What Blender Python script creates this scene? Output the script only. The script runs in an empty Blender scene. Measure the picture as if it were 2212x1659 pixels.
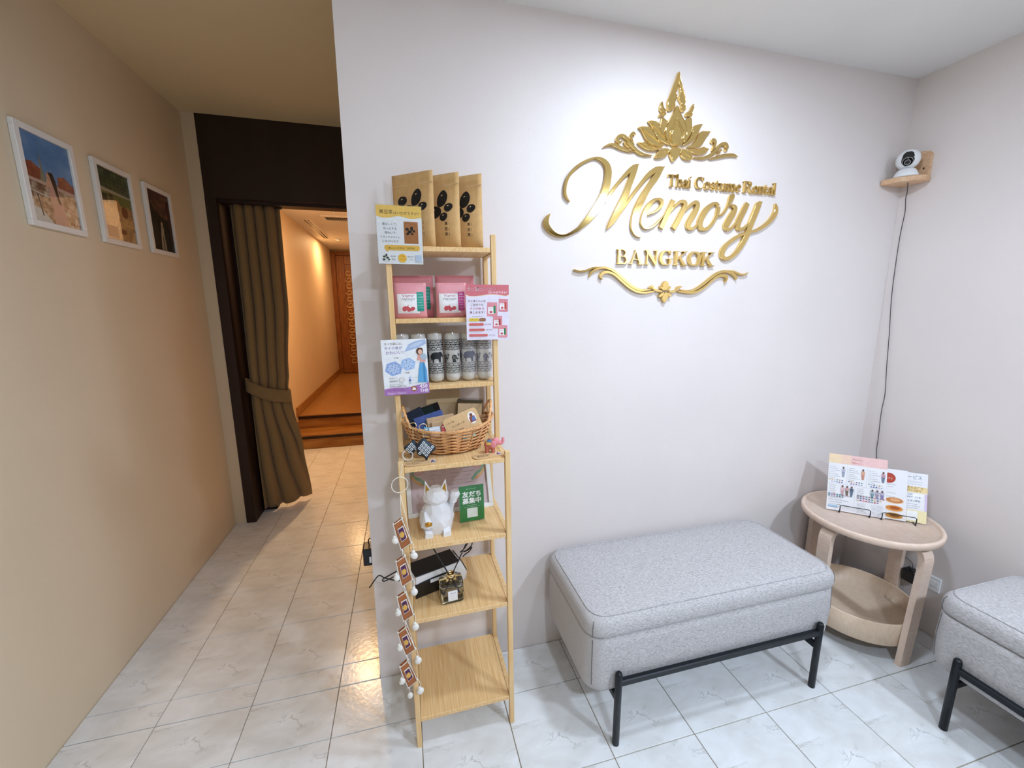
import bpy, bmesh, math, random
from mathutils import Vector, Matrix, Euler
S = bpy.context.scene
COL = S.collection
RND = random.Random(11)
PI = math.pi

# ------------------------------------------------------------------ camera
cam_d = bpy.data.cameras.new('camera')
cam_d.sensor_width = 36.0
cam_d.lens = 36.0 * 884.025 / 2212.0
cam_d.clip_start = 0.02
cam = bpy.data.objects.new('camera', cam_d)
COL.objects.link(cam)
_y, _p, _r = .2539, -.1822, -.0032
_f = Vector((math.sin(_y) * math.cos(_p), math.cos(_y) * math.cos(_p), math.sin(_p)))
_rt = Vector((math.cos(_y), -math.sin(_y), 0))
_up = _rt.cross(_f)
_r2 = math.cos(_r) * _rt + math.sin(_r) * _up
_u2 = -math.sin(_r) * _rt + math.cos(_r) * _up
_m = Matrix((_r2, _u2, -_f)).transposed().to_4x4()
_m.translation = Vector((0.1594, -1.4624, 1.4287))
cam.matrix_world = _m
S.camera = cam

# ------------------------------------------------------------------ world, view
wd = bpy.data.worlds.new('world'); S.world = wd; wd.use_nodes = True
wd.node_tree.nodes['Background'].inputs[0].default_value = (.5, .52, .55, 1)
wd.node_tree.nodes['Background'].inputs[1].default_value = .05
S.view_settings.view_transform = 'Standard'
S.view_settings.look = 'None'
S.view_settings.gamma = 1.0
S.view_settings.use_curve_mapping = False
S.view_settings.exposure = 0.1

# lamps of the place: (x, y, ceiling z, size, watts, colour)
COOL = (.70, .83, 1.0)
WARM = (1.0, .62, .30)
ROOM_LAMPS = [(1.10, -.64, 2.393, .16, 13.5, COOL), (2.0, -2.3, 2.393, .18, 36, COOL), (0.55, -2.3, 2.393, .18, 25, COOL)]
HALL_LAMPS = [(-.38, 2.60, 2.42, .10, 22, WARM), (-.72, 5.15, 2.42, .06, 12, WARM)]

# ------------------------------------------------------------------ helpers
def lin(c):
    return c / 12.92 if c <= .04045 else ((c + .055) / 1.055) ** 2.4
def rgb(h):
    if isinstance(h, str):
        h = h.lstrip('#')
        return tuple(lin(int(h[i:i + 2], 16) / 255) for i in (0, 2, 4)) + (1,)
    return tuple(h) + (1,) if len(h) == 3 else tuple(h)

MATS = {}
def mat(name, col, rough=.6, metal=0., spec=.5, var=None, bump=None, coat=0., trans=0., ior=1.45, emit=0., sheen=0., sub=0.):
    m = bpy.data.materials.new(name); m.use_nodes = True
    nt = m.node_tree; N = nt.nodes; K = nt.links
    b = N['Principled BSDF']
    c = rgb(col)
    b.inputs['Base Color'].default_value = c
    b.inputs['Roughness'].default_value = rough
    b.inputs['Metallic'].default_value = metal
    b.inputs['Specular IOR Level'].default_value = spec
    b.inputs['Coat Weight'].default_value = coat
    b.inputs['Coat Roughness'].default_value = .08
    b.inputs['Transmission Weight'].default_value = trans
    b.inputs['IOR'].default_value = ior
    b.inputs['Sheen Weight'].default_value = sheen
    if emit:
        b.inputs['Emission Color'].default_value = c
        b.inputs['Emission Strength'].default_value = emit
    tc = None
    if var or bump:
        tc = N.new('ShaderNodeTexCoord')
    if var:     # (scale, amount, stretch xyz)
        mp = N.new('ShaderNodeMapping'); mp.inputs['Scale'].default_value = var[2] if len(var) > 2 else (1, 1, 1)
        K.new(tc.outputs['Object'], mp.inputs[0])
        nz = N.new('ShaderNodeTexNoise'); nz.inputs['Scale'].default_value = var[0]; nz.inputs['Detail'].default_value = 5
        K.new(mp.outputs[0], nz.inputs['Vector'])
        rp = N.new('ShaderNodeValToRGB')
        a = var[1]
        rp.color_ramp.elements[0].position = .3; rp.color_ramp.elements[1].position = .7
        rp.color_ramp.elements[0].color = tuple(max(0, x * (1 - a)) for x in c[:3]) + (1,)
        rp.color_ramp.elements[1].color = tuple(min(1, x * (1 + a)) for x in c[:3]) + (1,)
        K.new(nz.outputs['Fac'], rp.inputs[0]); K.new(rp.outputs[0], b.inputs['Base Color'])
    if bump:    # (scale, strength, distance, stretch)
        mp2 = N.new('ShaderNodeMapping'); mp2.inputs['Scale'].default_value = bump[3] if len(bump) > 3 else (1, 1, 1)
        K.new(tc.outputs['Object'], mp2.inputs[0])
        n2 = N.new('ShaderNodeTexNoise'); n2.inputs['Scale'].default_value = bump[0]; n2.inputs['Detail'].default_value = 3
        K.new(mp2.outputs[0], n2.inputs['Vector'])
        bp = N.new('ShaderNodeBump'); bp.inputs['Strength'].default_value = bump[1]; bp.inputs['Distance'].default_value = bump[2]
        K.new(n2.outputs['Fac'], bp.inputs['Height']); K.new(bp.outputs[0], b.inputs['Normal'])
    MATS[name] = m
    return m

def M(name):
    """material by name; a hex colour makes a plain print-ink material"""
    if name in MATS: return MATS[name]
    if name.startswith('#'):
        return mat(name, name, rough=.55, var=(60, .05))
    raise KeyError(name)

class MB:
    def __init__(s): s.v = []; s.f = []; s.mi = []; s.sm = []; s.slots = []
    def slot(s, m):
        if m not in s.slots: s.slots.append(m)
        return s.slots.index(m)
    def add(s, vs, fs, m, smooth=False):
        o = len(s.v); k = s.slot(m)
        s.v += [tuple(v) for v in vs]
        for f in fs:
            s.f.append(tuple(i + o for i in f)); s.mi.append(k); s.sm.append(smooth)
    def box(s, x0, x1, y0, y1, z0, z1, m, bev=0):
        if x1 < x0: x0, x1 = x1, x0
        if y1 < y0: y0, y1 = y1, y0
        if z1 < z0: z0, z1 = z1, z0
        if not bev:
            vs = [(x, y, z) for z in (z0, z1) for y in (y0, y1) for x in (x0, x1)]
            s.add(vs, [(0, 2, 3, 1), (4, 5, 7, 6), (0, 1, 5, 4), (2, 6, 7, 3), (0, 4, 6, 2), (1, 3, 7, 5)], m)
            return
        b = bev; P = []
        for sx, sy, sz in [(i, j, k) for k in (0, 1) for j in (0, 1) for i in (0, 1)]:
            X, Y, Z = (x0, x1)[sx], (y0, y1)[sy], (z0, z1)[sz]
            dx, dy, dz = (b, -b)[sx], (b, -b)[sy], (b, -b)[sz]
            P += [(X, Y + dy, Z + dz), (X + dx, Y, Z + dz), (X + dx, Y + dy, Z)]
        s.hull(P, m)
    def hull(s, P, m, smooth=False):
        bm = bmesh.new()
        for p in P: bm.verts.new(p)
        r = bmesh.ops.convex_hull(bm, input=bm.verts[:])
        bmesh.ops.delete(bm, geom=list({g for g in r['geom_interior'] + r['geom_unused'] if isinstance(g, bmesh.types.BMVert)}), context='VERTS')
        bmesh.ops.dissolve_limit(bm, angle_limit=.01, verts=bm.verts[:], edges=bm.edges[:])
        bm.verts.index_update()
        s.add([v.co[:] for v in bm.verts], [[v.index for v in f.verts] for f in bm.faces], m, smooth)
        bm.free()
    def tube(s, pts, r, m, n=8, closed=False, cap=True, flat=None):
        pts = [Vector(p) for p in pts]; k = len(pts)
        rr = r if isinstance(r, (list, tuple)) else [r] * k
        T = []
        for i in range(k):
            if closed: t = pts[(i + 1) % k] - pts[i - 1]
            else: t = pts[min(i + 1, k - 1)] - pts[max(i - 1, 0)]
            T.append(t.normalized() if t.length > 1e-9 else Vector((0, 0, 1)))
        nrm = T[0].orthogonal().normalized()
        if flat is not None:
            nrm = (Vector(flat) - Vector(flat).dot(T[0]) * T[0]).normalized()
        vs = []
        for i in range(k):
            nrm = (nrm - nrm.dot(T[i]) * T[i])
            nrm = nrm.normalized() if nrm.length > 1e-6 else T[i].orthogonal().normalized()
            bi = T[i].cross(nrm)
            for j in range(n):
                a = 2 * PI * j / n + (PI / n if n == 4 else 0)
                vs.append(pts[i] + rr[i] * (math.cos(a) * nrm + math.sin(a) * bi))
        fs = []
        for i in range(k if closed else k - 1):
            i2 = (i + 1) % k
            for j in range(n):
                fs.append((i * n + j, i * n + (j + 1) % n, i2 * n + (j + 1) % n, i2 * n + j))
        if cap and not closed:
            fs.append(tuple(range(n - 1, -1, -1))); fs.append(tuple((k - 1) * n + j for j in range(n)))
        s.add(vs, fs, m, n > 4)
    def lathe(s, prof, m, c=(0, 0, 0), n=24, sx=1, sy=1, smooth=True):
        vs = []; fs = []; k = len(prof)
        for (r, z) in prof:
            for j in range(n):
                a = 2 * PI * j / n
                vs.append((c[0] + sx * r * math.cos(a), c[1] + sy * r * math.sin(a), c[2] + z))
        for i in range(k - 1):
            for j in range(n):
                fs.append((i * n + j, i * n + (j + 1) % n, (i + 1) * n + (j + 1) % n, (i + 1) * n + j))
        if prof[0][0] > 1e-6: fs.append(tuple(range(n - 1, -1, -1)))
        if prof[-1][0] > 1e-6: fs.append(tuple((k - 1) * n + j for j in range(n)))
        s.add(vs, fs, m, smooth)
    def ball(s, c, r, m, n=14, k=9, rot=None, smooth=True):
        if not isinstance(r, (tuple, list)): r = (r, r, r)
        vs = [Vector((0, 0, -r[2]))]
        for i in range(1, k):
            ph = -PI / 2 + PI * i / k
            for j in range(n):
                a = 2 * PI * j / n
                vs.append(Vector((r[0] * math.cos(ph) * math.cos(a), r[1] * math.cos(ph) * math.sin(a), r[2] * math.sin(ph))))
        vs.append(Vector((0, 0, r[2])))
        fs = [(0, 1 + (j + 1) % n, 1 + j) for j in range(n)]
        for i in range(k - 2):
            for j in range(n):
                fs.append((1 + i * n + j, 1 + i * n + (j + 1) % n, 1 + (i + 1) * n + (j + 1) % n, 1 + (i + 1) * n + j))
        L = len(vs) - 1
        fs += [(L, 1 + (k - 2) * n + j, 1 + (k - 2) * n + (j + 1) % n) for j in range(n)]
        if rot is not None: vs = [rot @ v for v in vs]
        s.add([v + Vector(c) for v in vs], fs, m, smooth)
    def prism(s, poly, y0, y1, m, bev=0, m2=None):
        """poly in (x,z), front at y0 (nearer the viewer, smaller y), back at y1"""
        n = len(poly)
        A = sum(poly[i][0] * poly[(i + 1) % n][1] - poly[(i + 1) % n][0] * poly[i][1] for i in range(n))
        if A < 0: poly = poly[::-1]
        inner = inset(poly, bev) if bev else poly
        vs = [(x, y1, z) for x, z in poly]
        if bev:
            vs += [(x, y0 + bev, z) for x, z in poly] + [(x, y0, z) for x, z in inner]
            R = 3
        else:
            vs += [(x, y0, z) for x, z in poly]; R = 2
        fs = []
        for r in range(R - 1):
            for i in range(n):
                j = (i + 1) % n
                fs.append((r * n + i, r * n + j, (r + 1) * n + j, (r + 1) * n + i))
        s.add(vs, fs, m)
        s.add([vs[(R - 1) * n + i] for i in range(n)], [tuple(range(n))], m2 or m)
        s.add([vs[i] for i in range(n)], [tuple(range(n - 1, -1, -1))], m)
    def ribbon(s, st, y0, y1, m, bev=.0012, sub=4):
        """calligraphic stroke: points (x, z, width); flat front with a thin chamfer"""
        P = smooth_pts(st, sub)
        vs = []; k = len(P)
        for i in range(k):
            a = Vector(P[min(i + 1, k - 1)][:2]) - Vector(P[max(i - 1, 0)][:2])
            a.normalize(); nn = Vector((-a.y, a.x)); c = Vector(P[i][:2]); h = max(P[i][2] / 2, .0004); hi = max(h - bev, h * .3)
            L, Rr, Li, Ri = c + nn * h, c - nn * h, c + nn * hi, c - nn * hi
            vs += [(L.x, y1, L.y), (L.x, y0 + bev, L.y), (Li.x, y0, Li.y), (Ri.x, y0, Ri.y), (Rr.x, y0 + bev, Rr.y), (Rr.x, y1, Rr.y)]
        fs = []
        for i in range(k - 1):
            for j in range(5):
                fs.append((i * 6 + j, i * 6 + j + 1, (i + 1) * 6 + j + 1, (i + 1) * 6 + j))
        fs.append((0, 5, 4, 3, 2, 1)); e = (k - 1) * 6
        fs.append((e, e + 1, e + 2, e + 3, e + 4, e + 5))
        s.add(vs, fs, m)
    def mesh(s, name):
        me = bpy.data.meshes.new(name)
        me.from_pydata(s.v, [], s.f)
        for m in s.slots: me.materials.append(M(m))
        me.polygons.foreach_set('material_index', s.mi)
        me.polygons.foreach_set('use_smooth', s.sm)
        bm = bmesh.new(); bm.from_mesh(me)
        bmesh.ops.recalc_face_normals(bm, faces=bm.faces[:])
        bm.to_mesh(me); bm.free()
        me.update()
        return me
    def build(s, name, parent=None, loc=None, rot=None, label=None, kind=None):
        o = bpy.data.objects.new(name, s.mesh(name))
        COL.objects.link(o)
        if parent is not None: o.parent = parent
        if loc: o.location = loc
        if rot: o.rotation_euler = rot
        if label: o['label'] = label
        if kind: o['kind'] = kind
        return o

def inset(poly, d):
    n = len(poly); out = []
    for i in range(n):
        p0, p1, p2 = Vector(poly[i - 1]), Vector(poly[i]), Vector(poly[(i + 1) % n])
        a = (p1 - p0); b = (p2 - p1)
        if a.length < 1e-9 or b.length < 1e-9: out.append(tuple(p1)); continue
        a.normalize(); b.normalize()
        na, nb = Vector((-a.y, a.x)), Vector((-b.y, b.x))
        t = na + nb
        if t.length < .3: t = na
        t.normalize(); k = d / max(.45, t.dot(na))
        out.append(tuple(p1 + t * k))
    return out

def smooth_pts(st, sub=4, closed=False):
    n = len(st); out = []
    dim = len(st[0])
    def g(i): return st[i % n] if closed else st[max(0, min(n - 1, i))]
    for i in range(n if closed else n - 1):
        p0, p1, p2, p3 = g(i - 1), g(i), g(i + 1), g(i + 2)
        for k in range(sub):
            t = k / sub
            out.append(tuple(.5 * (2 * p1[d] + (p2[d] - p0[d]) * t + (2 * p0[d] - 5 * p1[d] + 4 * p2[d] - p3[d]) * t * t + (3 * p1[d] - p0[d] - 3 * p2[d] + p3[d]) * t ** 3) for d in range(dim)))
    if not closed: out.append(tuple(st[-1]))
    return out

def thing(name, label, cat, loc=(0, 0, 0), rot=(0, 0, 0), group=None):
    o = bpy.data.objects.new(name, None); COL.objects.link(o)
    o.empty_display_size = .05
    o.location = loc; o.rotation_euler = rot
    o['label'] = label; o['category'] = cat
    if group: o['group'] = group
    return o
def tag(o, label, cat, group=None):
    o['label'] = label; o['category'] = cat
    if group: o['group'] = group
    return o
def struct(name, mb, label=None):
    o = mb.build(name); o['kind'] = 'structure'
    if label: o['label'] = label
    return o
def copy_thing(root, loc, rot=None, label=None):
    r = root.copy(); COL.objects.link(r); r.location = loc
    if rot: r.rotation_euler = rot
    if label: r['label'] = label
    for ch in [o for o in COL.objects if o.parent == root]:
        c = ch.copy(); COL.objects.link(c); c.parent = r
        for g in [o for o in COL.objects if o.parent == ch]:
            d = g.copy(); COL.objects.link(d); d.parent = c
    return r

TXT = {}
def glyphs(txt, bold=0.):
    key = (txt, bold)
    if key in TXT: return TXT[key]
    cu = bpy.data.curves.new('text', 'FONT'); cu.body = txt; cu.size = 1; cu.resolution_u = 2; cu.offset = bold
    ob = bpy.data.objects.new('text', cu)
    me = ob.to_mesh()
    vs = [v.co[:2] for v in me.vertices]; fs = [tuple(p.vertices) for p in me.polygons]
    ob.to_mesh_clear(); bpy.data.objects.remove(ob); bpy.data.curves.remove(cu)
    if vs:
        x0 = min(v[0] for v in vs); x1 = max(v[0] for v in vs); z0 = min(v[1] for v in vs); z1 = max(v[1] for v in vs)
    else: x0 = x1 = z0 = z1 = 0
    TXT[key] = (vs, fs, x0, x1, z0, z1)
    return TXT[key]

class Print(MB):
    """flat ink on a sheet standing in the local xz plane; every new shape lies a hair in front of the last"""
    def __init__(s, y=0., step=.00003): super().__init__(); s.y = y; s.step = step
    def poly(s, pts, m):
        s.y -= s.step
        n = len(pts)
        A = sum(pts[i][0] * pts[(i + 1) % n][1] - pts[(i + 1) % n][0] * pts[i][1] for i in range(n))
        if A < 0: pts = pts[::-1]
        s.add([(x, s.y, z) for x, z in pts], [tuple(range(n))], m)
    def rect(s, x0, x1, z0, z1, m): s.poly([(x0, z0), (x1, z0), (x1, z1), (x0, z1)], m)
    def rrect(s, x0, x1, z0, z1, r, m):
        P = []
        for cx, cz, a0 in ((x1 - r, z1 - r, 0), (x0 + r, z1 - r, 90), (x0 + r, z0 + r, 180), (x1 - r, z0 + r, 270)):
            for k in range(5):
                a = math.radians(a0 + 22.5 * k); P.append((cx + r * math.cos(a), cz + r * math.sin(a)))
        s.poly(P, m)
    def ell(s, cx, cz, rx, rz, m, rot=0., n=18):
        c, q = math.cos(rot), math.sin(rot); P = []
        for k in range(n):
            a = 2 * PI * k / n; x, z = rx * math.cos(a), rz * math.sin(a)
            P.append((cx + x * c - z * q, cz + x * q + z * c))
        s.poly(P, m)
    def line(s, pts, w, m):
        s.y -= s.step
        k = len(pts); vs = []
        for i in range(k):
            a = Vector(pts[min(i + 1, k - 1)]) - Vector(pts[max(i - 1, 0)]); a.normalize()
            n = Vector((-a.y, a.x)) * w / 2; p = Vector(pts[i])
            vs += [(p.x + n.x, s.y, p.y + n.y), (p.x - n.x, s.y, p.y - n.y)]
        s.add(vs, [(2 * i, 2 * i + 1, 2 * i + 3, 2 * i + 2) for i in range(k - 1)], m)
    def text(s, txt, x, z, w, m, h=None, align='L', bold=.014, rot=0.):
        """text whose left foot is at x,z, fitted to the width w (or the height h)"""
        fat = bold if bold > .02 else 0
        vs, fs, x0, x1, z0, z1 = glyphs(txt, 0. if txt.isascii() else min(bold, .008))
        if not vs: return
        kx = w / (x1 - x0) if w else h / max(z1 - z0, .3)
        kz = h / max(z1 - z0, .3) if (h and w) else kx
        W = kx * (x1 - x0)
        ox = {'L': 0, 'C': -W / 2, 'R': -W}[align]
        c, q = math.cos(rot), math.sin(rot)
        for d in ((-.6, -.6), (.6, -.6), (-.6, .6), (.6, .6), (0, 0)) if fat else ((0, 0),):
            s.y -= s.step * (.2 if fat else 1)
            P = []
            for a, b in vs:
                u, v = (a - x0 + d[0] * fat) * kx + ox, (b - z0 + d[1] * fat) * kz
                P.append((x + u * c - v * q, s.y, z + u * q + v * c))
            s.add(P, fs, m)
    def scribble(s, x, z, w, h, m, n=8):
        """a line of print too small to read"""
        t = x; k = 0; s.y -= s.step
        while t < x + w:
            q = h * RND.uniform(.4, 1.0); ww = h * RND.uniform(.35, .9)
            s.add([(a, s.y, c) for a, c in [(t, z), (t + ww, z + h * .1), (t + ww * .8, z + q), (t + ww * .1, z + q * .7)]], [(0, 1, 2, 3)], m)
            t += ww + h * RND.uniform(.15, .5); k += 1
            if k > n * 4: break

# ------------------------------------------------------------------ materials
def wall_material(name, base, rough=.5):
    m = bpy.data.materials.new(name); m.use_nodes = True
    nt = m.node_tree; N = nt.nodes; K = nt.links; b = N['Principled BSDF']
    tc = N.new('ShaderNodeTexCoord')
    n1 = N.new('ShaderNodeTexNoise'); n1.inputs['Scale'].default_value = 2.2; n1.inputs['Detail'].default_value = 6
    K.new(tc.outputs['Object'], n1.inputs['Vector'])
    rp = N.new('ShaderNodeValToRGB'); c = rgb(base)
    rp.color_ramp.elements[0].position = .35; rp.color_ramp.elements[1].position = .65
    rp.color_ramp.elements[0].color = tuple(x * .975 for x in c[:3]) + (1,)
    rp.color_ramp.elements[1].color = tuple(min(1, x * 1.015) for x in c[:3]) + (1,)
    K.new(n1.outputs['Fac'], rp.inputs[0]); K.new(rp.outputs[0], b.inputs['Base Color'])
    b.inputs['Roughness'].default_value = rough; b.inputs['Specular IOR Level'].default_value = .35
    # fine woven relief of vinyl wallpaper
    n2 = N.new('ShaderNodeTexNoise'); n2.inputs['Scale'].default_value = 190; n2.inputs['Detail'].default_value = 4
    K.new(tc.outputs['Object'], n2.inputs['Vector'])
    n3 = N.new('ShaderNodeTexNoise'); n3.inputs['Scale'].default_value = 6; n3.inputs['Detail'].default_value = 2
    K.new(tc.outputs['Object'], n3.inputs['Vector'])
    b1 = N.new('ShaderNodeBump'); b1.inputs['Strength'].default_value = .25; b1.inputs['Distance'].default_value = .0012
    K.new(n2.outputs['Fac'], b1.inputs['Height'])
    b2 = N.new('ShaderNodeBump'); b2.inputs['Strength'].default_value = .12; b2.inputs['Distance'].default_value = .01
    K.new(n3.outputs['Fac'], b2.inputs['Height']); K.new(b1.outputs[0], b2.inputs['Normal'])
    K.new(b2.outputs[0], b.inputs['Normal'])
    MATS[name] = m
wall_material('wallpaper', '#e8dfdc')
wall_material('cream_paint', '#e5d4b8', .6)
wall_material('bounce_dimming_olive', '#6f5f43')
wall_material('hall_paint', '#dfc7a6', .6)
mat('corridor_ceiling_paint', '#dccba4', .8, var=(3, .02))
mat('ceiling_paint', '#e9e7e4', .8, var=(3, .02), bump=(150, .1, .001))
mat('dark_wood', '#2b1a14', .5, var=(9, .25, (1, 1, .12)), bump=(60, .1, .001, (1, 1, .1)))
mat('grout', '#a3937a', .85, var=(40, .15))

def tile_material():
    m = bpy.data.materials.new('floor_tile'); m.use_nodes = True
    nt = m.node_tree; N = nt.nodes; K = nt.links; b = N['Principled BSDF']
    tc = N.new('ShaderNodeTexCoord')
    mp = N.new('ShaderNodeMapping'); mp.inputs['Rotation'].default_value = (0, 0, .6); mp.inputs['Scale'].default_value = (1, 1.9, 1)
    K.new(tc.outputs['Object'], mp.inputs[0])
    cl = N.new('ShaderNodeTexNoise'); cl.inputs['Scale'].default_value = 7; cl.inputs['Detail'].default_value = 6; cl.inputs['Distortion'].default_value = .6
    K.new(mp.outputs[0], cl.inputs['Vector'])
    rp = N.new('ShaderNodeValToRGB')
    rp.color_ramp.elements[0].position = .3; rp.color_ramp.elements[1].position = .68
    rp.color_ramp.elements[0].color = rgb('#dddddb'); rp.color_ramp.elements[1].color = rgb('#f0f2f4')
    K.new(cl.outputs['Fac'], rp.inputs[0])
    # thin veins, broken up by a second noise
    vn = N.new('ShaderNodeTexNoise'); vn.inputs['Scale'].default_value = 4.2; vn.inputs['Detail'].default_value = 9; vn.inputs['Roughness'].default_value = .62; vn.inputs['Distortion'].default_value = .9
    K.new(mp.outputs[0], vn.inputs['Vector'])
    s1 = N.new('ShaderNodeMath'); s1.operation = 'SUBTRACT'; s1.inputs[1].default_value = .5
    K.new(vn.outputs['Fac'], s1.inputs[0])
    ab = N.new('ShaderNodeMath'); ab.operation = 'ABSOLUTE'; K.new(s1.outputs[0], ab.inputs[0])
    mr = N.new('ShaderNodeMapRange'); mr.inputs['From Min'].default_value = 0; mr.inputs['From Max'].default_value = .016
    mr.inputs['To Min'].default_value = 1; mr.inputs['To Max'].default_value = 0
    K.new(ab.outputs[0], mr.inputs[0])
    br = N.new('ShaderNodeTexNoise'); br.inputs['Scale'].default_value = 8; br.inputs['Detail'].default_value = 2
    K.new(tc.outputs['Object'], br.inputs['Vector'])
    mr2 = N.new('ShaderNodeMapRange'); mr2.inputs['From Min'].default_value = .5; mr2.inputs['From Max'].default_value = .68
    K.new(br.outputs['Fac'], mr2.inputs[0])
    mu = N.new('ShaderNodeMath'); mu.operation = 'MULTIPLY'; K.new(mr.outputs[0], mu.inputs[0]); K.new(mr2.outputs[0], mu.inputs[1])
    mu2 = N.new('ShaderNodeMath'); mu2.operation = 'MULTIPLY'; mu2.inputs[1].default_value = .6; K.new(mu.outputs[0], mu2.inputs[0])
    mx = N.new('ShaderNodeMix'); mx.data_type = 'RGBA'
    K.new(mu2.outputs[0], mx.inputs[0]); K.new(rp.outputs[0], mx.inputs[6]); mx.inputs[7].default_value = rgb('#8d8a80')
    K.new(mx.outputs[2], b.inputs['Base Color'])
    b.inputs['Roughness'].default_value = .2; b.inputs['Specular IOR Level'].default_value = .5
    wv = N.new('ShaderNodeTexNoise'); wv.inputs['Scale'].default_value = 55; wv.inputs['Detail'].default_value = 2
    K.new(tc.outputs['Object'], wv.inputs['Vector'])
    bp = N.new('ShaderNodeBump'); bp.inputs['Strength'].default_value = .1; bp.inputs['Distance'].default_value = .004
    K.new(wv.outputs['Fac'], bp.inputs['Height']); K.new(bp.outputs[0], b.inputs['Normal'])
    MATS['floor_tile'] = m
tile_material()

def wood_material(name, light, dark, scale, stretch, rough=.45, bands=0.):
    m = bpy.data.materials.new(name); m.use_nodes = True
    nt = m.node_tree; N = nt.nodes; K = nt.links; b = N['Principled BSDF']
    tc = N.new('ShaderNodeTexCoord'); mp = N.new('ShaderNodeMapping'); mp.inputs['Scale'].default_value = stretch
    K.new(tc.outputs['Object'], mp.inputs[0])
    nz = N.new('ShaderNodeTexNoise'); nz.inputs['Scale'].default_value = scale; nz.inputs['Detail'].default_value = 6; nz.inputs['Distortion'].default_value = .15
    K.new(mp.outputs[0], nz.inputs['Vector'])
    rp = N.new('ShaderNodeValToRGB'); rp.color_ramp.elements[0].position = .33; rp.color_ramp.elements[1].position = .66
    rp.color_ramp.elements[0].color = rgb(dark); rp.color_ramp.elements[1].color = rgb(light)
    K.new(nz.outputs['Fac'], rp.inputs[0]); K.new(rp.outputs[0], b.inputs['Base Color'])
    b.inputs['Roughness'].default_value = rough; b.inputs['Specular IOR Level'].default_value = .4
    bp = N.new('ShaderNodeBump'); bp.inputs['Strength'].default_value = .08; bp.inputs['Distance'].default_value = .001
    K.new(nz.outputs['Fac'], bp.inputs['Height']); K.new(bp.outputs[0], b.inputs['Normal'])
    MATS[name] = m
wood_material('bamboo_shelf', '#efcd98', '#deb075', 10, (22, .7, 8))
wood_material('bamboo_post', '#efcf9c', '#e2b87f', 9, (8, 8, .5))
wood_material('birch', '#eed6bd', '#e6cbb0', 12, (3, 14, 3), .4)
wood_material('birch_edge', '#ead3c2', '#e2c8b4', 10, (4, 4, 9), .4)
wood_material('bracket_wood', '#e6c3a0', '#d8aa82', 14, (1, 8, 8), .5)
wood_material('hall_wood', '#ac7a40', '#875726', 6, (.7, 9, 4), .3)
wood_material('door_wood', '#925a2a', '#74421b', 8, (9, 4, .7), .4)
mat('door_carving', '#b08a5a', .55, var=(40, .2))
mat('step_nosing', '#2a150b', .5, var=(20, .2))
mat('curtain_fabric', '#8a714c', .95, var=(240, .12), bump=(420, .3, .001), sheen=.2)
mat('gold', (.84, .61, .23), .07, 1.0, var=(2, .05))
mat('white_paint', '#eceae6', .45, var=(20, .02))
mat('white_plastic', '#f0f1f3', .25, var=(10, .01))
mat('black_plastic', '#16171a', .35, var=(30, .1))
mat('black_gloss', '#0d1114', .08, coat=.6, var=(10, .1))
mat('black_metal', '#161b21', .38, metal=.3, var=(30, .15))
mat('steel', '#c9cbce', .25, 1.0, var=(30, .05))
mat('paper_white', '#eeedf0', .5, coat=.25, var=(30, .015))
mat('paper_cream', '#f2e9c8', .5, var=(30, .02))
mat('kraft', '#dab077', .75, var=(60, .08), bump=(260, .25, .001))
mat('kraft_pale', '#e2c69c', .7, var=(60, .06))
mat('bean_ink', '#14110f', .6, var=(50, .2))
mat('pink_foil', '#d8848a', .38, var=(20, .06), bump=(30, .15, .003))
mat('pink_foil_front', '#e2989f', .35, var=(20, .05), bump=(30, .15, .003))
mat('teal_ink', '#12907c', .45, var=(40, .05))
mat('magenta_ink', '#b8417f', .35, var=(40, .15))
mat('cloth_roll', '#d9d7d2', .85, var=(70, .05), bump=(200, .2, .001))
mat('wicker', '#e0a870', .5, var=(26, .28), coat=.2)
mat('wicker_dark', '#8a4f24', .5, var=(26, .25))
mat('ceramic_white', '#e9e8ea', .4, var=(20, .015))
mat('string_white', '#eee6da', .8, var=(80, .04))
mat('shell', '#e9e4dc', .45, var=(60, .08), bump=(90, .3, .002))
mat('lantern_brown', '#a8653a', .7, var=(60, .18))
mat('lantern_purple', '#5a2c57', .7, var=(80, .2))
mat('lantern_yellow', '#d9a950', .6, var=(60, .12))
mat('elephant_pink', '#ea939b', .6, var=(40, .08))
mat('elephant_brown', '#c26f5a', .6, var=(40, .1))
mat('sign_green', '#2d7c3e', .3, coat=.4, var=(20, .05))
mat('gold_paint', '#c99635', .35, metal=.6, var=(20, .06))
mat('tag_wood', '#dcb787', .65, var=(30, .05, (8, 1, 1)))
mat('lamp_white', '#f4f4f2', .5, var=(20, .02))
mat('glow_cool', (.9, .95, 1.0), .5, emit=9.0)
mat('glow_warm', (1.0, .72, .42), .5, emit=4.0)

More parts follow.
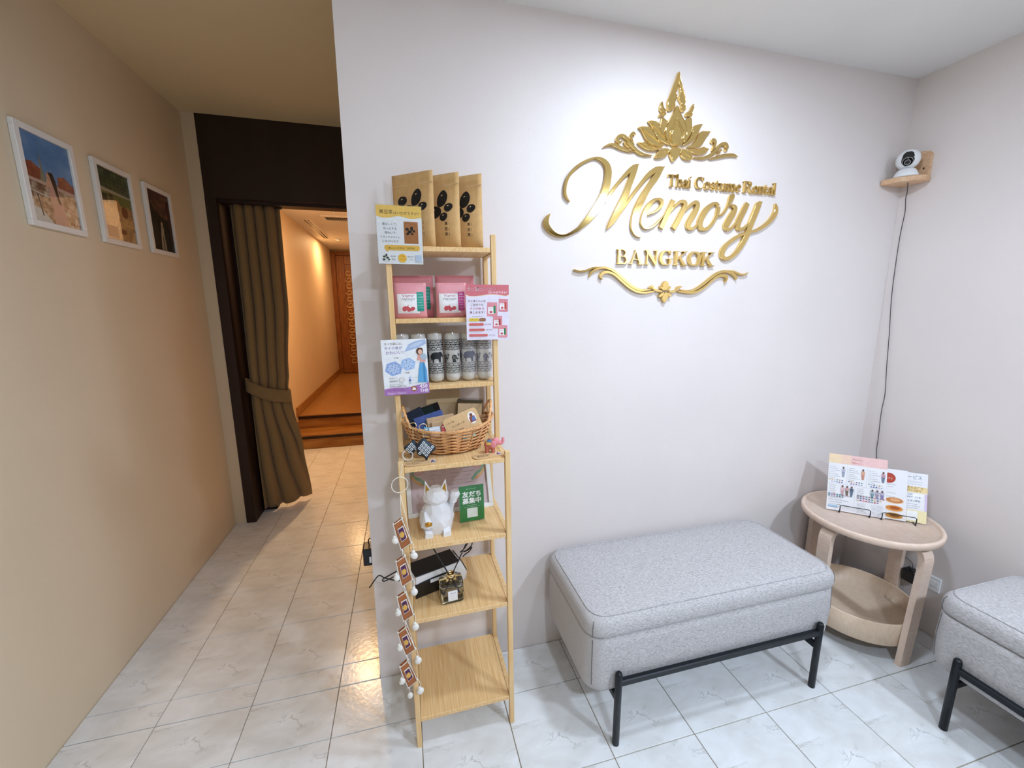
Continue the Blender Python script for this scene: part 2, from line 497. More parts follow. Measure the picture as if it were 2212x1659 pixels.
def upholstery():
    m = bpy.data.materials.new('grey_fabric'); m.use_nodes = True
    nt = m.node_tree; N = nt.nodes; K = nt.links; b = N['Principled BSDF']
    tc = N.new('ShaderNodeTexCoord'); mp = N.new('ShaderNodeMapping'); mp.inputs['Scale'].default_value = (34, 420, 420)
    K.new(tc.outputs['Object'], mp.inputs[0])
    nz = N.new('ShaderNodeTexNoise'); nz.inputs['Scale'].default_value = 3.2; nz.inputs['Detail'].default_value = 4
    K.new(mp.outputs[0], nz.inputs['Vector'])
    rp = N.new('ShaderNodeValToRGB'); rp.color_ramp.elements[0].position = .34; rp.color_ramp.elements[1].position = .6
    rp.color_ramp.elements[0].color = rgb('#918e8d'); rp.color_ramp.elements[1].color = rgb('#d4d1d2')
    K.new(nz.outputs['Fac'], rp.inputs[0]); K.new(rp.outputs[0], b.inputs['Base Color'])
    b.inputs['Roughness'].default_value = .95; b.inputs['Specular IOR Level'].default_value = .2
    mp2 = N.new('ShaderNodeMapping'); mp2.inputs['Scale'].default_value = (1, 1, 1); K.new(tc.outputs['Object'], mp2.inputs[0])
    wv = N.new('ShaderNodeTexNoise'); wv.inputs['Scale'].default_value = 420; wv.inputs['Detail'].default_value = 2
    K.new(mp2.outputs[0], wv.inputs['Vector'])
    bp = N.new('ShaderNodeBump'); bp.inputs['Strength'].default_value = .5; bp.inputs['Distance'].default_value = .0015
    K.new(wv.outputs['Fac'], bp.inputs['Height']); K.new(bp.outputs[0], b.inputs['Normal'])
    MATS['grey_fabric'] = m
upholstery()
mat('seam_thread', '#6d6a68', .9, var=(60, .1))

def clear_material(name, tint, gloss, rough, relief=.5):
    m = bpy.data.materials.new(name); m.use_nodes = True
    nt = m.node_tree; N = nt.nodes; K = nt.links
    N.remove(N['Principled BSDF'])
    t = N.new('ShaderNodeBsdfTransparent'); t.inputs[0].default_value = tint + (1,)
    g = N.new('ShaderNodeBsdfGlossy'); g.inputs['Roughness'].default_value = rough
    nz = N.new('ShaderNodeTexNoise'); nz.inputs['Scale'].default_value = 55; nz.inputs['Detail'].default_value = 2
    tc = N.new('ShaderNodeTexCoord'); K.new(tc.outputs['Object'], nz.inputs['Vector'])
    bp = N.new('ShaderNodeBump'); bp.inputs['Strength'].default_value = relief; bp.inputs['Distance'].default_value = .004
    K.new(nz.outputs['Fac'], bp.inputs['Height']); K.new(bp.outputs[0], g.inputs['Normal'])
    mx = N.new('ShaderNodeMixShader'); mx.inputs[0].default_value = gloss
    K.new(t.outputs[0], mx.inputs[1]); K.new(g.outputs[0], mx.inputs[2]); K.new(mx.outputs[0], N['Material Output'].inputs[0])
    MATS[name] = m
clear_material('clear_film', (.98, .98, .98), .09, .12)
clear_material('clear_sheet', (.98, .985, .98), .05, .05, .12)
clear_material('picture_glass', (.98, .985, .98), .04, .02, 0.)
mat('glass', (.93, .95, .9), .03, trans=1.0, ior=1.45)
mat('amber_liquid', (.93, .86, .66), .02, trans=1.0, ior=1.34)

def photo_material(name, cols, scale):
    """mottled print colours for the small framed photographs"""
    m = bpy.data.materials.new(name); m.use_nodes = True
    nt = m.node_tree; N = nt.nodes; K = nt.links; b = N['Principled BSDF']
    tc = N.new('ShaderNodeTexCoord'); nz = N.new('ShaderNodeTexNoise'); nz.inputs['Scale'].default_value = scale; nz.inputs['Detail'].default_value = 8; nz.inputs['Roughness'].default_value = .7
    K.new(tc.outputs['Object'], nz.inputs['Vector'])
    rp = N.new('ShaderNodeValToRGB'); e = rp.color_ramp.elements
    e[0].position = .32; e[1].position = .68
    e[0].color = rgb(cols[0]); e[1].color = rgb(cols[-1])
    for i, c in enumerate(cols[1:-1]):
        q = e.new(.32 + .36 * (i + 1) / (len(cols) - 1)); q.color = rgb(c)
    K.new(nz.outputs['Fac'], rp.inputs[0]); K.new(rp.outputs[0], b.inputs['Base Color'])
    b.inputs['Roughness'].default_value = .3
    MATS[name] = m
photo_material('print_town', ['#3c2f2a', '#7d5a44', '#b5a08c', '#d8cfc4'], 38)
photo_material('print_roof', ['#7a3d2c', '#9c5640', '#b87a5c'], 30)
photo_material('print_sky', ['#4f7bb0', '#6d93c4', '#93aed0'], 6)
photo_material('print_ochre', ['#6b3d17', '#a06a2a', '#c99a55'], 24)
photo_material('print_green', ['#2c3324', '#4b553a', '#6a7350'], 30)
photo_material('print_dark', ['#0d100f', '#191816', '#33261f'], 16)
photo_material('print_brick', ['#2a1a17', '#5a3a31', '#8a6252'], 45)
photo_material('print_blush', ['#b98d84', '#d2aaa0', '#e3c6bb'], 14)

# ------------------------------------------------------------------ the shell
XL, XR, YF, ZC = -1.012, 2.345, -3.7, 2.393
YJ, YJ2, YD = 1.48, 1.62, 6.32          # doorway front, doorway back, far hall door
b = MB(); b.box(XL - .1, XR + .1, YF - .1, 3.02, -.12, -.004, 'grout'); floor = struct('floor', b)
def tile_mesh(x0, x1, y0, y1):
    t = MB(); t.box(x0, x1, y0, y1, -.008, 0, 'floor_tile', bev=.0012); return t.mesh('tile')
full = None
GX, GY, T, H = -.451, 1.602, .3, .1486
def place_tiles(X0, X1, Y0, Y1):
    global full
    for c in range(-4, 12):
        for r in range(-6, 20):
            cx, cy = GX + (c + .5) * T, GY - (r + .5) * T
            a0, a1, b0, b1 = max(cx - H, X0) - cx, min(cx + H, X1) - cx, max(cy - H, Y0) - cy, min(cy + H, Y1) - cy
            if a1 - a0 < .012 or b1 - b0 < .012: continue
            if a1 - a0 > 2 * H - 1e-6 and b1 - b0 > 2 * H - 1e-6:
                if full is None: full = tile_mesh(-H, H, -H, H)
                me = full
            else: me = tile_mesh(a0, a1, b0, b1)
            o = bpy.data.objects.new('tile', me); COL.objects.link(o); o.parent = floor; o.location = (cx, cy, 0)
place_tiles(XL + .002, XR - .002, YF, -.002)
place_tiles(XL + .002, -.002, -.002 + .004, 2.995)

b = MB(); b.box(0, XR + .1, 0, .12, -.02, 2.62, 'wallpaper'); struct('wall_back', b)
b = MB(); b.box(0, .1, .12, YD + .1, -.02, 2.62, 'wallpaper'); struct('wall_corridor', b)
b = MB(); b.box(XR, XR + .1, YF, 0, -.02, 2.5, 'wallpaper'); struct('wall_right', b)
b = MB(); b.box(XL - .1, XL, YF, YJ, -.02, 2.62, 'cream_paint')
b.box(XL - .1, -.944, YJ, YJ2, -.02, 2.62, 'cream_paint'); struct('wall_left', b)
b = MB(); b.box(XL - .1, XR + .1, YF - .1, YF, -.02, 2.5, 'bounce_dimming_olive'); struct('wall_front', b)  # unseen wall behind camera; dark olive chosen to cut bounce and tint gold reflections
b = MB(); b.box(XL - .1, -1.0, YJ2, YD + .1, -.02, 2.62, 'hall_paint'); struct('wall_hall', b)
b = MB(); b.box(-1.0, 0, YD, YD + .1, -.02, 2.62, 'hall_paint'); struct('wall_far', b)
b = MB(); b.box(XL - .1, XR + .1, YF - .1, 0, ZC, 2.62, 'ceiling_paint'); struct('ceiling', b)
b = MB(); b.box(XL - .1, .1, -.001, YJ, 2.53, 2.62, 'corridor_ceiling_paint'); struct('ceiling_corridor', b)
b = MB(); b.box(-1.05, .1, YJ2 - .01, YD + .1, 2.42, 2.6, 'ceiling_paint'); struct('ceiling_hall', b)
# dark timber surround of the passage
b = MB(); b.box(-.944, -.885, YJ - .006, YJ2, 0, 2.08, 'dark_wood', bev=.002); b.box(-.944, -.80, YJ2 + .03, YJ2 + .09, 0, 2.42, 'dark_wood'); b.box(-.944, -.886, YJ2, YJ2 + .03, 0, 2.42, 'dark_wood'); struct('trim_1', b, 'dark brown wooden door jamb beside the tied curtain, with an added hidden light-blocking board')  # unseen rear boards added to keep hall light off the jamb reveal
b = MB(); b.box(-.944, 0, YJ - .004, YJ2, 2.08, 2.53, 'dark_wood', bev=.002); struct('trim_2', b, 'dark brown wooden header above the curtained passage')
b = MB(); b.box(-.944, 0, YJ + .03, YJ2 - .02, 2.062, 2.08, 'dark_wood'); struct('trim_3', b, 'dark underside strip of the header carrying the curtain')

# hall steps and raised timber floor
def planks(parent, name, x0, x1, y0, y1, z, w, th=.014):
    n = int(round((y1 - y0) / w)); me = None
    for i in range(n):
        if me is None:
            t = MB(); t.box(x0, x1, -w / 2 + .0008, w / 2 - .0008, -th, 0, 'hall_wood', bev=.001); me = t.mesh(name)
        o = bpy.data.objects.new(name, me); COL.objects.link(o); o.parent = parent
        o.location = (0, y0 + (i + .5) * (y1 - y0) / n, z)
b = MB(); b.box(-1.0, 0, 3.0, 3.27, 0, .137, 'hall_wood'); b.box(-1.0, 0, 3.27, YD, 0, .285, 'hall_wood')
fh = struct('floor_hall', b, 'raised brown timber hall floor with two steps')
planks(fh, 'plank', -1.0, 0, 3.285, YD, .30, .092)
for yy, zz in ((3.0, .15), (3.27, .30)):
    t = MB(); t.box(-1.0, 0, yy - .012, yy + (.27 if zz < .2 else .02), zz - .013, zz, 'hall_wood', bev=.002); t.build('tread', fh)
    t = MB(); t.box(-1.0, 0, yy - .008, yy + .004, zz - .042, zz - .014, 'step_nosing'); t.build('nosing', fh)
    t = MB(); t.box(-1.0, 0, yy - .003, yy + .004, zz - .148, zz - .043, 'hall_wood'); t.build('riser', fh)
b = MB(); b.box(-1.0, -.984, 3.2, YD, .30, .40, 'hall_wood', bev=.002)
bb = struct('baseboard_hall', b, 'brown wooden skirting along the hall wall')
t = MB(); t.box(-1.0, -.984, 2.93, 3.2, .15, .255, 'hall_wood', bev=.002); t.build('lower_skirting', bb)

# carved door at the end of the hall
b = MB(); b.box(-.93, -.07, YD - .04, YD, .30, 2.33, 'door_wood'); door = struct('door_1', b, 'carved wooden door at the end of the hall')
for x0, x1, z0, z1 in ((-1.0, -.93, .30, 2.385), (-.07, 0, .30, 2.385), (-.93, -.07, 2.33, 2.385)):
    t = MB(); t.box(x0, x1, YD - .07, YD, z0, z1, 'door_wood', bev=.004); t.build('door_frame', door)
for x0, x1, z0, z1 in ((-.925, -.79, .31, 2.32), (-.21, -.075, .31, 2.32), (-.79, -.21, .31, .46), (-.79, -.21, 2.18, 2.32)):
    t = MB(); t.box(x0, x1, YD - .055, YD - .035, z0, z1, 'door_wood', bev=.005); t.build('rail', door)
t = MB(); t.box(-.785, -.215, YD - .043, YD - .038, .465, 2.175, 'door_wood')
zz = .53; k = 0
while zz < 2.15:
    for xx in (-.735, -.635, -.535, -.435, -.335, -.255):
        sg = 1 if (k + int(xx * 100)) % 2 else -1
        st = [(xx + sg * (.010 + .0052 * i) * math.cos(i * .62), zz + (.010 + .0052 * i) * math.sin(i * .62), .024 - .0010 * i) for i in range(11)]
        t.ribbon(st, YD - .058, YD - .043, 'door_carving', bev=.003, sub=2)
        st = [(xx - sg * .045, zz - .062, .006), (xx - sg * .018, zz - .040, .024), (xx + sg * .024, zz - .048, .028), (xx + sg * .050, zz - .018, .008)]
        t.ribbon(st, YD - .056, YD - .043, 'door_carving', bev=.003, sub=3)
    zz += .108; k += 1
t.build('carved_panel', door, label='carved scrolling foliage panel', kind='stuff')

# ceiling fittings of the hall
t = thing('ceiling_vent', 'square white air grille in the hall ceiling', 'vent', (-.44, 3.66, 2.42))
b = MB()
for x0, x1, y0, y1 in ((-.22, .22, -.13, -.10), (-.22, .22, .10, .13), (-.22, -.19, -.10, .10), (.19, .22, -.10, .10)):
    b.box(x0, x1, y0, y1, -.014, 0, 'white_paint')
b.build('frame', t)
b = MB(); b.box(-.19, .19, -.10, .10, -.002, -.0005, 'black_plastic'); b.build('backing', t)
sl = None
for i in range(17):
    if sl is None:
        q = MB(); q.add([(-.003, -.1, 0), (.009, -.1, -.011), (.009, .1, -.011), (-.003, .1, 0)], [(0, 1, 2, 3)], 'white_paint'); q.add([(-.003, -.1, .001), (.009, -.1, -.010), (.009, .1, -.010), (-.003, .1, .001)], [(3, 2, 1, 0)], 'white_paint'); sl = q.mesh('slat')
    o = bpy.data.objects.new('slat', sl); COL.objects.link(o); o.parent = t; o.location = (-.178 + i * .0222, 0, -.002)
t = thing('slot_diffuser', 'long twin slot air diffuser in the hall ceiling', 'vent', (-.855, 4.45, 2.42))
b = MB(); b.box(-.05, .05, -.65, .65, -.004, 0, 'white_paint'); b.build('plate', t)
for dx in (-.018, .018):
    b = MB(); b.box(dx - .009, dx + .009, -.63, .63, -.0055, -.003, 'black_plastic'); b.build('slot', t)
t = thing('sprinkler_head', 'small chrome fire sprinkler head on the hall ceiling', 'sprinkler', (-.46, 3.08, 2.42))
b = MB(); b.lathe([(.03, 0), (.03, -.006), (.012, -.01), (.009, -.03), (.006, -.034)], 'steel', n=16); b.build('body', t)
b = MB(); b.tube([(-.008, 0, -.03), (-.014, 0, -.045), (-.006, 0, -.06)], .002, 'steel', 6); b.tube([(.008, 0, -.03), (.014, 0, -.045), (.006, 0, -.06)], .002, 'steel', 6); b.build('yoke', t)
b = MB(); b.lathe([(0, -.06), (.016, -.06), (.016, -.063), (0, -.063)], 'steel', n=14); b.build('deflector', t)

# ceiling lamps: housing, diffuser and the light itself
def ceiling_lamp(x, y, z, d, w, col, name, label, glow):
    t = thing(name, label, 'ceiling lamp', (x, y, z))
    r = d / 2
    b = MB(); b.lathe([(r + .012, 0), (r + .012, -.012), (r, -.014), (r, -.004)], 'lamp_white', n=32); b.build('housing', t)
    b = MB(); b.lathe([(0, -.008), (r, -.008)], glow, n=32); b.build('diffuser', t)
    L = bpy.data.lights.new(name, 'AREA'); L.shape = 'DISK'; L.size = d; L.energy = w; L.color = col
    o = bpy.data.objects.new('light', L); COL.objects.link(o); o.parent = t; o.location = (0, 0, -.016)
LBL = ['round white ceiling lamp above the two grey ottomans', 'round white ceiling lamp at the far right of the room', 'round white ceiling lamp near the framed photos side']
for i, q in enumerate(ROOM_LAMPS): ceiling_lamp(*q, 'ceiling_lamp', LBL[i], 'glow_cool')
LBL = ['small warm downlight just behind the dark header', 'small warm downlight washing the far hall wall']
for i, q in enumerate(HALL_LAMPS): ceiling_lamp(*q, 'downlight', LBL[i], 'glow_warm')

# ------------------------------------------------------------------ gilded wall sign (in wall coordinates: x, z[, width])
MEMORY={
 'M':[[(.753,1.8045,.0008),(.7451,1.8105,.0052),(.7352,1.8245,.0094),(.7332,1.8438,.0099),(.7371,1.8673,.0099),(.7466,1.8891,.0107),(.766,1.9116,.0113),(.7921,1.9319,.0103),(.8186,1.9464,.0087),(.8409,1.9543,.0075),(.8591,1.9554,.0101),(.8777,1.9492,.0158),(.892,1.9367,.0212),(.8986,1.9197,.0251),(.8993,1.902,.0261),(.8967,1.8821,.0261),(.8918,1.86,.0275),(.8846,1.8377,.028),(.8739,1.8131,.0313),(.8608,1.7923,.0307),(.843,1.7692,.0281),(.8252,1.7482,.0242),(.8073,1.7312,.0194),(.7894,1.7143,.014),(.7669,1.7012,.0103),(.7445,1.6902,.0085),(.7197,1.6862,.0096),(.695,1.6923,.0137),(.6748,1.7074,.0188),(.6647,1.7227,.0204),(.6645,1.7365,.0183),(.6698,1.7486,.0129),(.6796,1.7598,.0008)],
  [(.8903,1.812,.0098),(.9102,1.8413,.0108),(.928,1.8644,.0119),(.9459,1.8855,.0119),(.9639,1.9047,.0135),(.982,1.9219,.0163),(1.0003,1.9372,.0152),(1.0141,1.9472,.0055)],
  [(1.02,1.9496,.0009),(1.0099,1.9379,.0153),(1.0001,1.9193,.0236),(.9918,1.8967,.0236),(.9823,1.872,.023),(.9741,1.8473,.0253),(.9646,1.8224,.0286),(.9526,1.7973,.0309),(.9394,1.7742,.0287),(.9261,1.7531,.0232),(.9126,1.734,.0166),(.9014,1.7177,.0027)],
  [(.9618,1.7836,.0033),(.9762,1.8068,.0093),(.9941,1.8333,.0115),(1.0144,1.86,.0128),(1.0326,1.8814,.0137),(1.0531,1.9051,.016),(1.074,1.9237,.0189),(1.0976,1.9386,.0156),(1.1169,1.9465,.0056)],
  [(1.1292,1.9491,.0009),(1.1127,1.9357,.0168),(1.0958,1.9121,.0242),(1.0787,1.8906,.0235),(1.0651,1.8714,.0235),(1.0517,1.8501,.0258),(1.0384,1.8268,.028),(1.0274,1.8056,.028),(1.0188,1.7845,.027),(1.0127,1.7635,.0248),(1.0102,1.7426,.0237),(1.0125,1.7239,.0227),(1.0208,1.7075,.0171),(1.0339,1.6964,.008),(1.047,1.6943,.0009)]],
 'e':[[(1.0648,1.7757,.0059),(1.0965,1.7872,.0081),(1.1163,1.8018,.0108),(1.1256,1.8171,.0141),(1.1232,1.8292,.0148),(1.1081,1.8332,.0107),(1.088,1.8259,.0134),(1.0687,1.8065,.0187),(1.057,1.7839,.0214),(1.0511,1.7615,.0225),(1.0512,1.7442,.0215),(1.0604,1.7303,.0149),(1.0767,1.7285,.0092),(1.0969,1.7376,.0076),(1.1166,1.7547,.0071),(1.1367,1.7756,.0027)]],
 'm':[[(1.1746,1.8327,.0196),(1.1613,1.8017,.0208),(1.1457,1.7686,.0208),(1.1283,1.7302,.0203)],
  [(1.1647,1.7882,.0027),(1.1818,1.8103,.0082),(1.1989,1.8249,.011),(1.2137,1.8308,.0138),(1.2278,1.8266,.0171),(1.2261,1.8102,.0205),(1.2142,1.787,.0211),(1.201,1.7612,.0211),(1.1829,1.7306,.0206)],
  [(1.2238,1.7905,.0028),(1.243,1.8112,.0083),(1.2603,1.8259,.0125),(1.2755,1.8306,.0162),(1.2839,1.824,.0191),(1.2794,1.8056,.0219),(1.2658,1.7821,.0225),(1.2523,1.7586,.0231),(1.249,1.7431,.0211),(1.2593,1.7328,.0127),(1.2746,1.7366,.0085),(1.2863,1.7473,.0074),(1.298,1.7638,.0023)]],
 'o':[[(1.3793,1.8237,.0143),(1.3686,1.8334,.0108),(1.3455,1.8249,.0156),(1.3222,1.8028,.0227),(1.3073,1.7765,.0244),(1.3013,1.7557,.0239),(1.3077,1.7385,.0189),(1.3257,1.7336,.0129),(1.3441,1.7422,.0115),(1.3616,1.7611,.0115),(1.3752,1.785,.0133),(1.3811,1.8059,.0173),(1.3811,1.8213,.0149)]],
 'r':[[(1.3799,1.7865,.0052),(1.3973,1.7913,.0081),(1.4148,1.8102,.0087),(1.4283,1.8355,.011),(1.4362,1.8526,.022),(1.4429,1.8658,.0191),(1.4444,1.8731,.0052)],
  [(1.4283,1.8303,.0058),(1.4454,1.8295,.0105),(1.4601,1.8217,.0169),(1.4548,1.8046,.0228),(1.4408,1.783,.0246),(1.427,1.7589,.0246),(1.4234,1.7461,.0205),(1.4343,1.7374,.0118),(1.4518,1.7442,.0089),(1.4665,1.7607,.0074),(1.4796,1.7771,.0024)]],
 'y':[[(1.5178,1.8413,.0201),(1.5063,1.8203,.0224),(1.4927,1.7935,.0237),(1.4822,1.7693,.0243),(1.481,1.7513,.0208),(1.4939,1.7413,.0134),(1.5118,1.7468,.0105),(1.527,1.7608,.0075),(1.5365,1.7724,.0024)],
  [(1.5878,1.8506,.0024),(1.573,1.8411,.0233),(1.5627,1.8155,.0258),(1.5511,1.7858,.0258),(1.5409,1.7587,.0253),(1.5337,1.7344,.0253),(1.523,1.7099,.0236),(1.5063,1.6797,.0206),(1.4858,1.6521,.0166),(1.461,1.6324,.0145),(1.435,1.625,.0135),(1.4181,1.634,.0185)],
  [(1.435,1.625,.0135),(1.4181,1.634,.0185),(1.4184,1.6554,.0214),(1.4326,1.6772,.0164),(1.4571,1.6967,.0134),(1.4854,1.7138,.0126),(1.5145,1.7243,.0114),(1.5474,1.7336,.0091),(1.5804,1.7444,.0122),(1.6127,1.762,.0147),(1.6379,1.782,.0169),(1.6559,1.8043,.0199),(1.662,1.8234,.0184),(1.6587,1.8392,.011),(1.6548,1.8491,.0012)]],
}
FLOURISH={
 'ribbon':[[(.8384,1.545,.0017),(.8422,1.5584,.0094),(.8596,1.5708,.0101),(.8881,1.5784,.0085),(.9136,1.5757,.0085),(.9434,1.5634,.0096),(.9741,1.5413,.0104),(1.0052,1.5188,.0106),(1.0365,1.5026,.01),(1.0674,1.4978,.0079),(1.1077,1.5038,.0043)],
  [(.8916,1.5352,.0014),(.8821,1.5479,.0109),(.8924,1.5599,.0129),(.9141,1.5629,.0103),(.9402,1.5537,.0086),(.9709,1.5314,.0087),(1.002,1.5089,.0088),(1.0371,1.4926,.0089),(1.0758,1.4879,.0086),(1.1142,1.4948,.0051)],
  [(.7732,1.5691,.0046),(.7961,1.5633,.0066),(.8207,1.5659,.0073),(.8452,1.5756,.0067),(.8736,1.5812,.0017)],
  [(1.4959,1.5426,.0024),(1.4932,1.5553,.011),(1.469,1.5696,.0124),(1.4383,1.5753,.0108),(1.4049,1.5684,.0107),(1.3732,1.5489,.0107),(1.3419,1.526,.0107),(1.3105,1.5067,.0099),(1.2784,1.496,.0083),(1.2333,1.4991,.0045)],
  [(1.4408,1.5321,.0023),(1.4498,1.5483,.0117),(1.4358,1.5586,.0135),(1.4062,1.5563,.0108),(1.3784,1.5386,.0096),(1.3473,1.5139,.0095),(1.3116,1.4945,.0095),(1.2749,1.4891,.0091),(1.2216,1.4939,.0052)],
  [(1.5516,1.5728,.0016),(1.5393,1.5655,.0063),(1.513,1.5651,.0079),(1.4813,1.575,.0078),(1.4507,1.579,.0019)]],
 'curl':[[(1.0908,1.5074,.0043),(1.1052,1.5119,.0094),(1.113,1.5015,.0072),(1.1278,1.4966,.0095),(1.1476,1.4941,.008)],
  [(1.2374,1.5122,.0045),(1.2223,1.51,.0097),(1.215,1.5,.0074),(1.1995,1.4931,.0096),(1.1815,1.4929,.0081)]],
}
FLOWER=[[(1.1624,1.5347),(1.1772,1.5224),(1.1763,1.5088),(1.1653,1.4969),(1.1518,1.5076),(1.1498,1.5237)],
 [(1.1656,1.4918),(1.1782,1.4732),(1.1628,1.4499),(1.1494,1.4703)],
 [(1.1577,1.4918),(1.1442,1.4866),(1.1344,1.4757),(1.1434,1.4703),(1.1554,1.4799)],
 [(1.1717,1.4902),(1.1861,1.4851),(1.1929,1.4749),(1.1831,1.4715),(1.1744,1.4806)],
 [(1.1402,1.5152),(1.1608,1.5036),(1.1573,1.4968),(1.143,1.5035)],
 [(1.1858,1.514),(1.1708,1.503),(1.1732,1.497),(1.1847,1.5032)]]
LOTUS={
 'petal':[[(1.0113,2.0207),(1.0286,2.0213),(1.0428,2.0278),(1.0581,2.0184),(1.0823,2.0098),(1.1067,2.0104),(1.0977,2.0027),(1.0683,1.9978),(1.0415,2.0027),(1.0219,2.0122)],
  [(1.0125,2.0721),(1.0369,2.0763),(1.0603,2.0739),(1.076,2.0593),(1.0874,2.0437),(1.1018,2.0283),(1.1205,2.0179),(1.0938,2.0156),(1.0668,2.0204),(1.0469,2.0329),(1.0332,2.0506),(1.0237,2.0638)],
  [(1.0501,2.0957),(1.0763,2.0976),(1.0945,2.09),(1.1016,2.0736),(1.1118,2.0555),(1.1314,2.0333),(1.1441,2.0248),(1.1197,2.0294),(1.0919,2.0418),(1.0745,2.0592),(1.0664,2.0797)],
  [(1.3149,2.0249),(1.302,2.0263),(1.2889,2.0306),(1.2708,2.0217),(1.2306,2.0165),(1.2409,2.0062),(1.2664,2.0019),(1.2913,2.0055),(1.3063,2.015)],
  [(1.316,2.0844),(1.2964,2.0843),(1.2746,2.0817),(1.2635,2.0672),(1.2526,2.0491),(1.2354,2.0329),(1.2191,2.0236),(1.2457,2.0227),(1.2762,2.0315),(1.2909,2.0501),(1.3017,2.0683)],
  [(1.2785,2.1065),(1.257,2.1036),(1.2362,2.0938),(1.2348,2.0743),(1.2249,2.0539),(1.2108,2.038),(1.1958,2.0264),(1.2198,2.0334),(1.2462,2.051),(1.2628,2.0745),(1.2689,2.0922)]],
 'back':[[(1.1059,2.1154),(1.1013,2.0973),(1.1016,2.0736),(1.1118,2.0555),(1.1315,2.0322),(1.1422,2.0295),(1.124,2.0519),(1.1224,2.0733),(1.1338,2.1005),(1.1229,2.1065)],
  [(1.2288,2.1244),(1.2123,2.1208),(1.1982,2.1069),(1.2124,2.0843),(1.2129,2.0601),(1.201,2.0371),(1.2102,2.038),(1.2246,2.0563),(1.2346,2.0767),(1.2338,2.1033)]],
 'bud':[[(1.1636,2.1591),(1.1807,2.1338),(1.2012,2.1072),(1.213,2.0843),(1.212,2.06),(1.1995,2.037),(1.1813,2.0227),(1.1626,2.0211),(1.1405,2.0318),(1.124,2.0519),(1.1224,2.0733),(1.1331,2.0981),(1.1487,2.1281)]],
 'mid':[[(1.1655,2.1168),(1.1841,2.0936),(1.1996,2.0722),(1.1973,2.0441),(1.1791,2.0242),(1.1578,2.0241),(1.1406,2.0426),(1.1395,2.0653),(1.1505,2.0903)]],
 'tear':[[(1.1667,2.1019),(1.1801,2.086),(1.191,2.0653),(1.1897,2.0434),(1.1745,2.0246),(1.1559,2.0283),(1.1456,2.0443),(1.1474,2.0685),(1.1574,2.0862)]],
 'heart':[[(1.1676,2.0152),(1.1781,2.0181),(1.1899,2.0125),(1.1903,1.9995),(1.1778,1.9838),(1.163,1.9686),(1.152,1.9817),(1.1448,1.9957),(1.1458,2.0099),(1.1569,2.0162)]],
 'leaf':[[(1.0845,1.9769),(1.0951,1.9964),(1.1122,2.0085),(1.1407,2.01),(1.1403,1.9954),(1.1262,1.982),(1.1056,1.975)],
  [(1.1922,2.0144),(1.2121,2.0149),(1.2316,2.0055),(1.2454,1.9838),(1.2215,1.9787),(1.2022,1.9858),(1.1924,1.9997)]],
 'flame':[[(1.1023,2.1657),(1.0953,2.1529),(1.0948,2.1389),(1.102,2.1298),(1.0937,2.1224),(1.0942,2.1149),(1.1057,2.1185),(1.1194,2.1215),(1.1202,2.1345),(1.1089,2.1474)],
  [(1.2343,2.1722),(1.2241,2.1597),(1.2191,2.1473),(1.204,2.1381),(1.2049,2.1287),(1.2209,2.1265),(1.2313,2.1307),(1.2321,2.1463),(1.2371,2.1587)]],
 'crown':[[(1.1636,2.2698),(1.1543,2.2452),(1.1464,2.2259),(1.1386,2.2041),(1.1316,2.1871),(1.125,2.1701),(1.1255,2.1515),(1.1241,2.1415),(1.1354,2.138),(1.1498,2.1442),(1.1563,2.1572),(1.1561,2.1712),(1.1638,2.1861),(1.1576,2.197),(1.1618,2.2115),(1.1614,2.223),(1.1651,2.2292)],
  [(1.1636,2.2698),(1.1712,2.2496),(1.1788,2.2297),(1.1863,2.212),(1.1927,2.1964),(1.1986,2.1806),(1.1985,2.1641),(1.2014,2.1478),(1.1892,2.1413),(1.1794,2.1502),(1.1816,2.167),(1.1683,2.1831),(1.1753,2.1991),(1.1718,2.2126),(1.1697,2.224),(1.1651,2.2292)]],
}
SCROLL=[[(.8752,1.9937,.002),(.8985,2.0032,.0089),(.9208,2.004,.0115),(.9495,1.9959,.0116),(.9784,1.9901,.0078),(1.0021,1.9893,.001)],
 [(1.0758,1.9827,.0013),(1.0428,1.9824,.0093),(1.016,1.9897,.0118),(.9949,2.0046,.0117),(.9768,2.0195,.0117),(.9618,2.0341,.0116),(.9474,2.0384,.0118),(.9342,2.0316,.0128),(.9308,2.0201,.0123),(.9401,2.0143,.009),(.9482,2.0216,.0039)],
 [(.9979,2.0115,.0021),(.988,2.0252,.0091),(.9829,2.0388,.0103),(.9923,2.0496,.0129),(1.0004,2.044,.0065)],
 [(.9814,1.9982,.0013),(.9659,2.0091,.0072),(.9588,2.0207,.0062)],
 [(1.4499,2.0085,.0017),(1.43,2.0132,.0101),(1.4006,2.0108,.0115),(1.3687,2.0031,.0114),(1.3435,1.996,.0085),(1.321,1.9899,.0011)],
 [(1.2479,1.9902,.0014),(1.2865,1.9901,.0084),(1.3174,2.0002,.0113),(1.3414,2.0172,.0127),(1.3588,2.0362,.0127),(1.3738,2.0471,.0128),(1.3899,2.0485,.0142),(1.3977,2.0371,.0137),(1.3891,2.0263,.0086)],
 [(1.3313,2.0209,.0023),(1.3393,2.037,.0099),(1.3426,2.0523,.0113),(1.3323,2.0583,.0126),(1.3254,2.0477,.0073)],
 [(1.3544,2.0102,.0014),(1.3638,2.0191,.008),(1.3726,2.0279,.0057)]]
SIGN_BACK = -.0005
CURLS = [(1.1457, 2.1549, 1, .0007), (1.188, 2.1559, -1, .0007), (1.1094, 2.1292, 1, .0005), (1.2207, 2.136, -1, .0005)]
def centre(P):
    return (sum(p[0] for p in P) / len(P), sum(p[1] for p in P) / len(P))
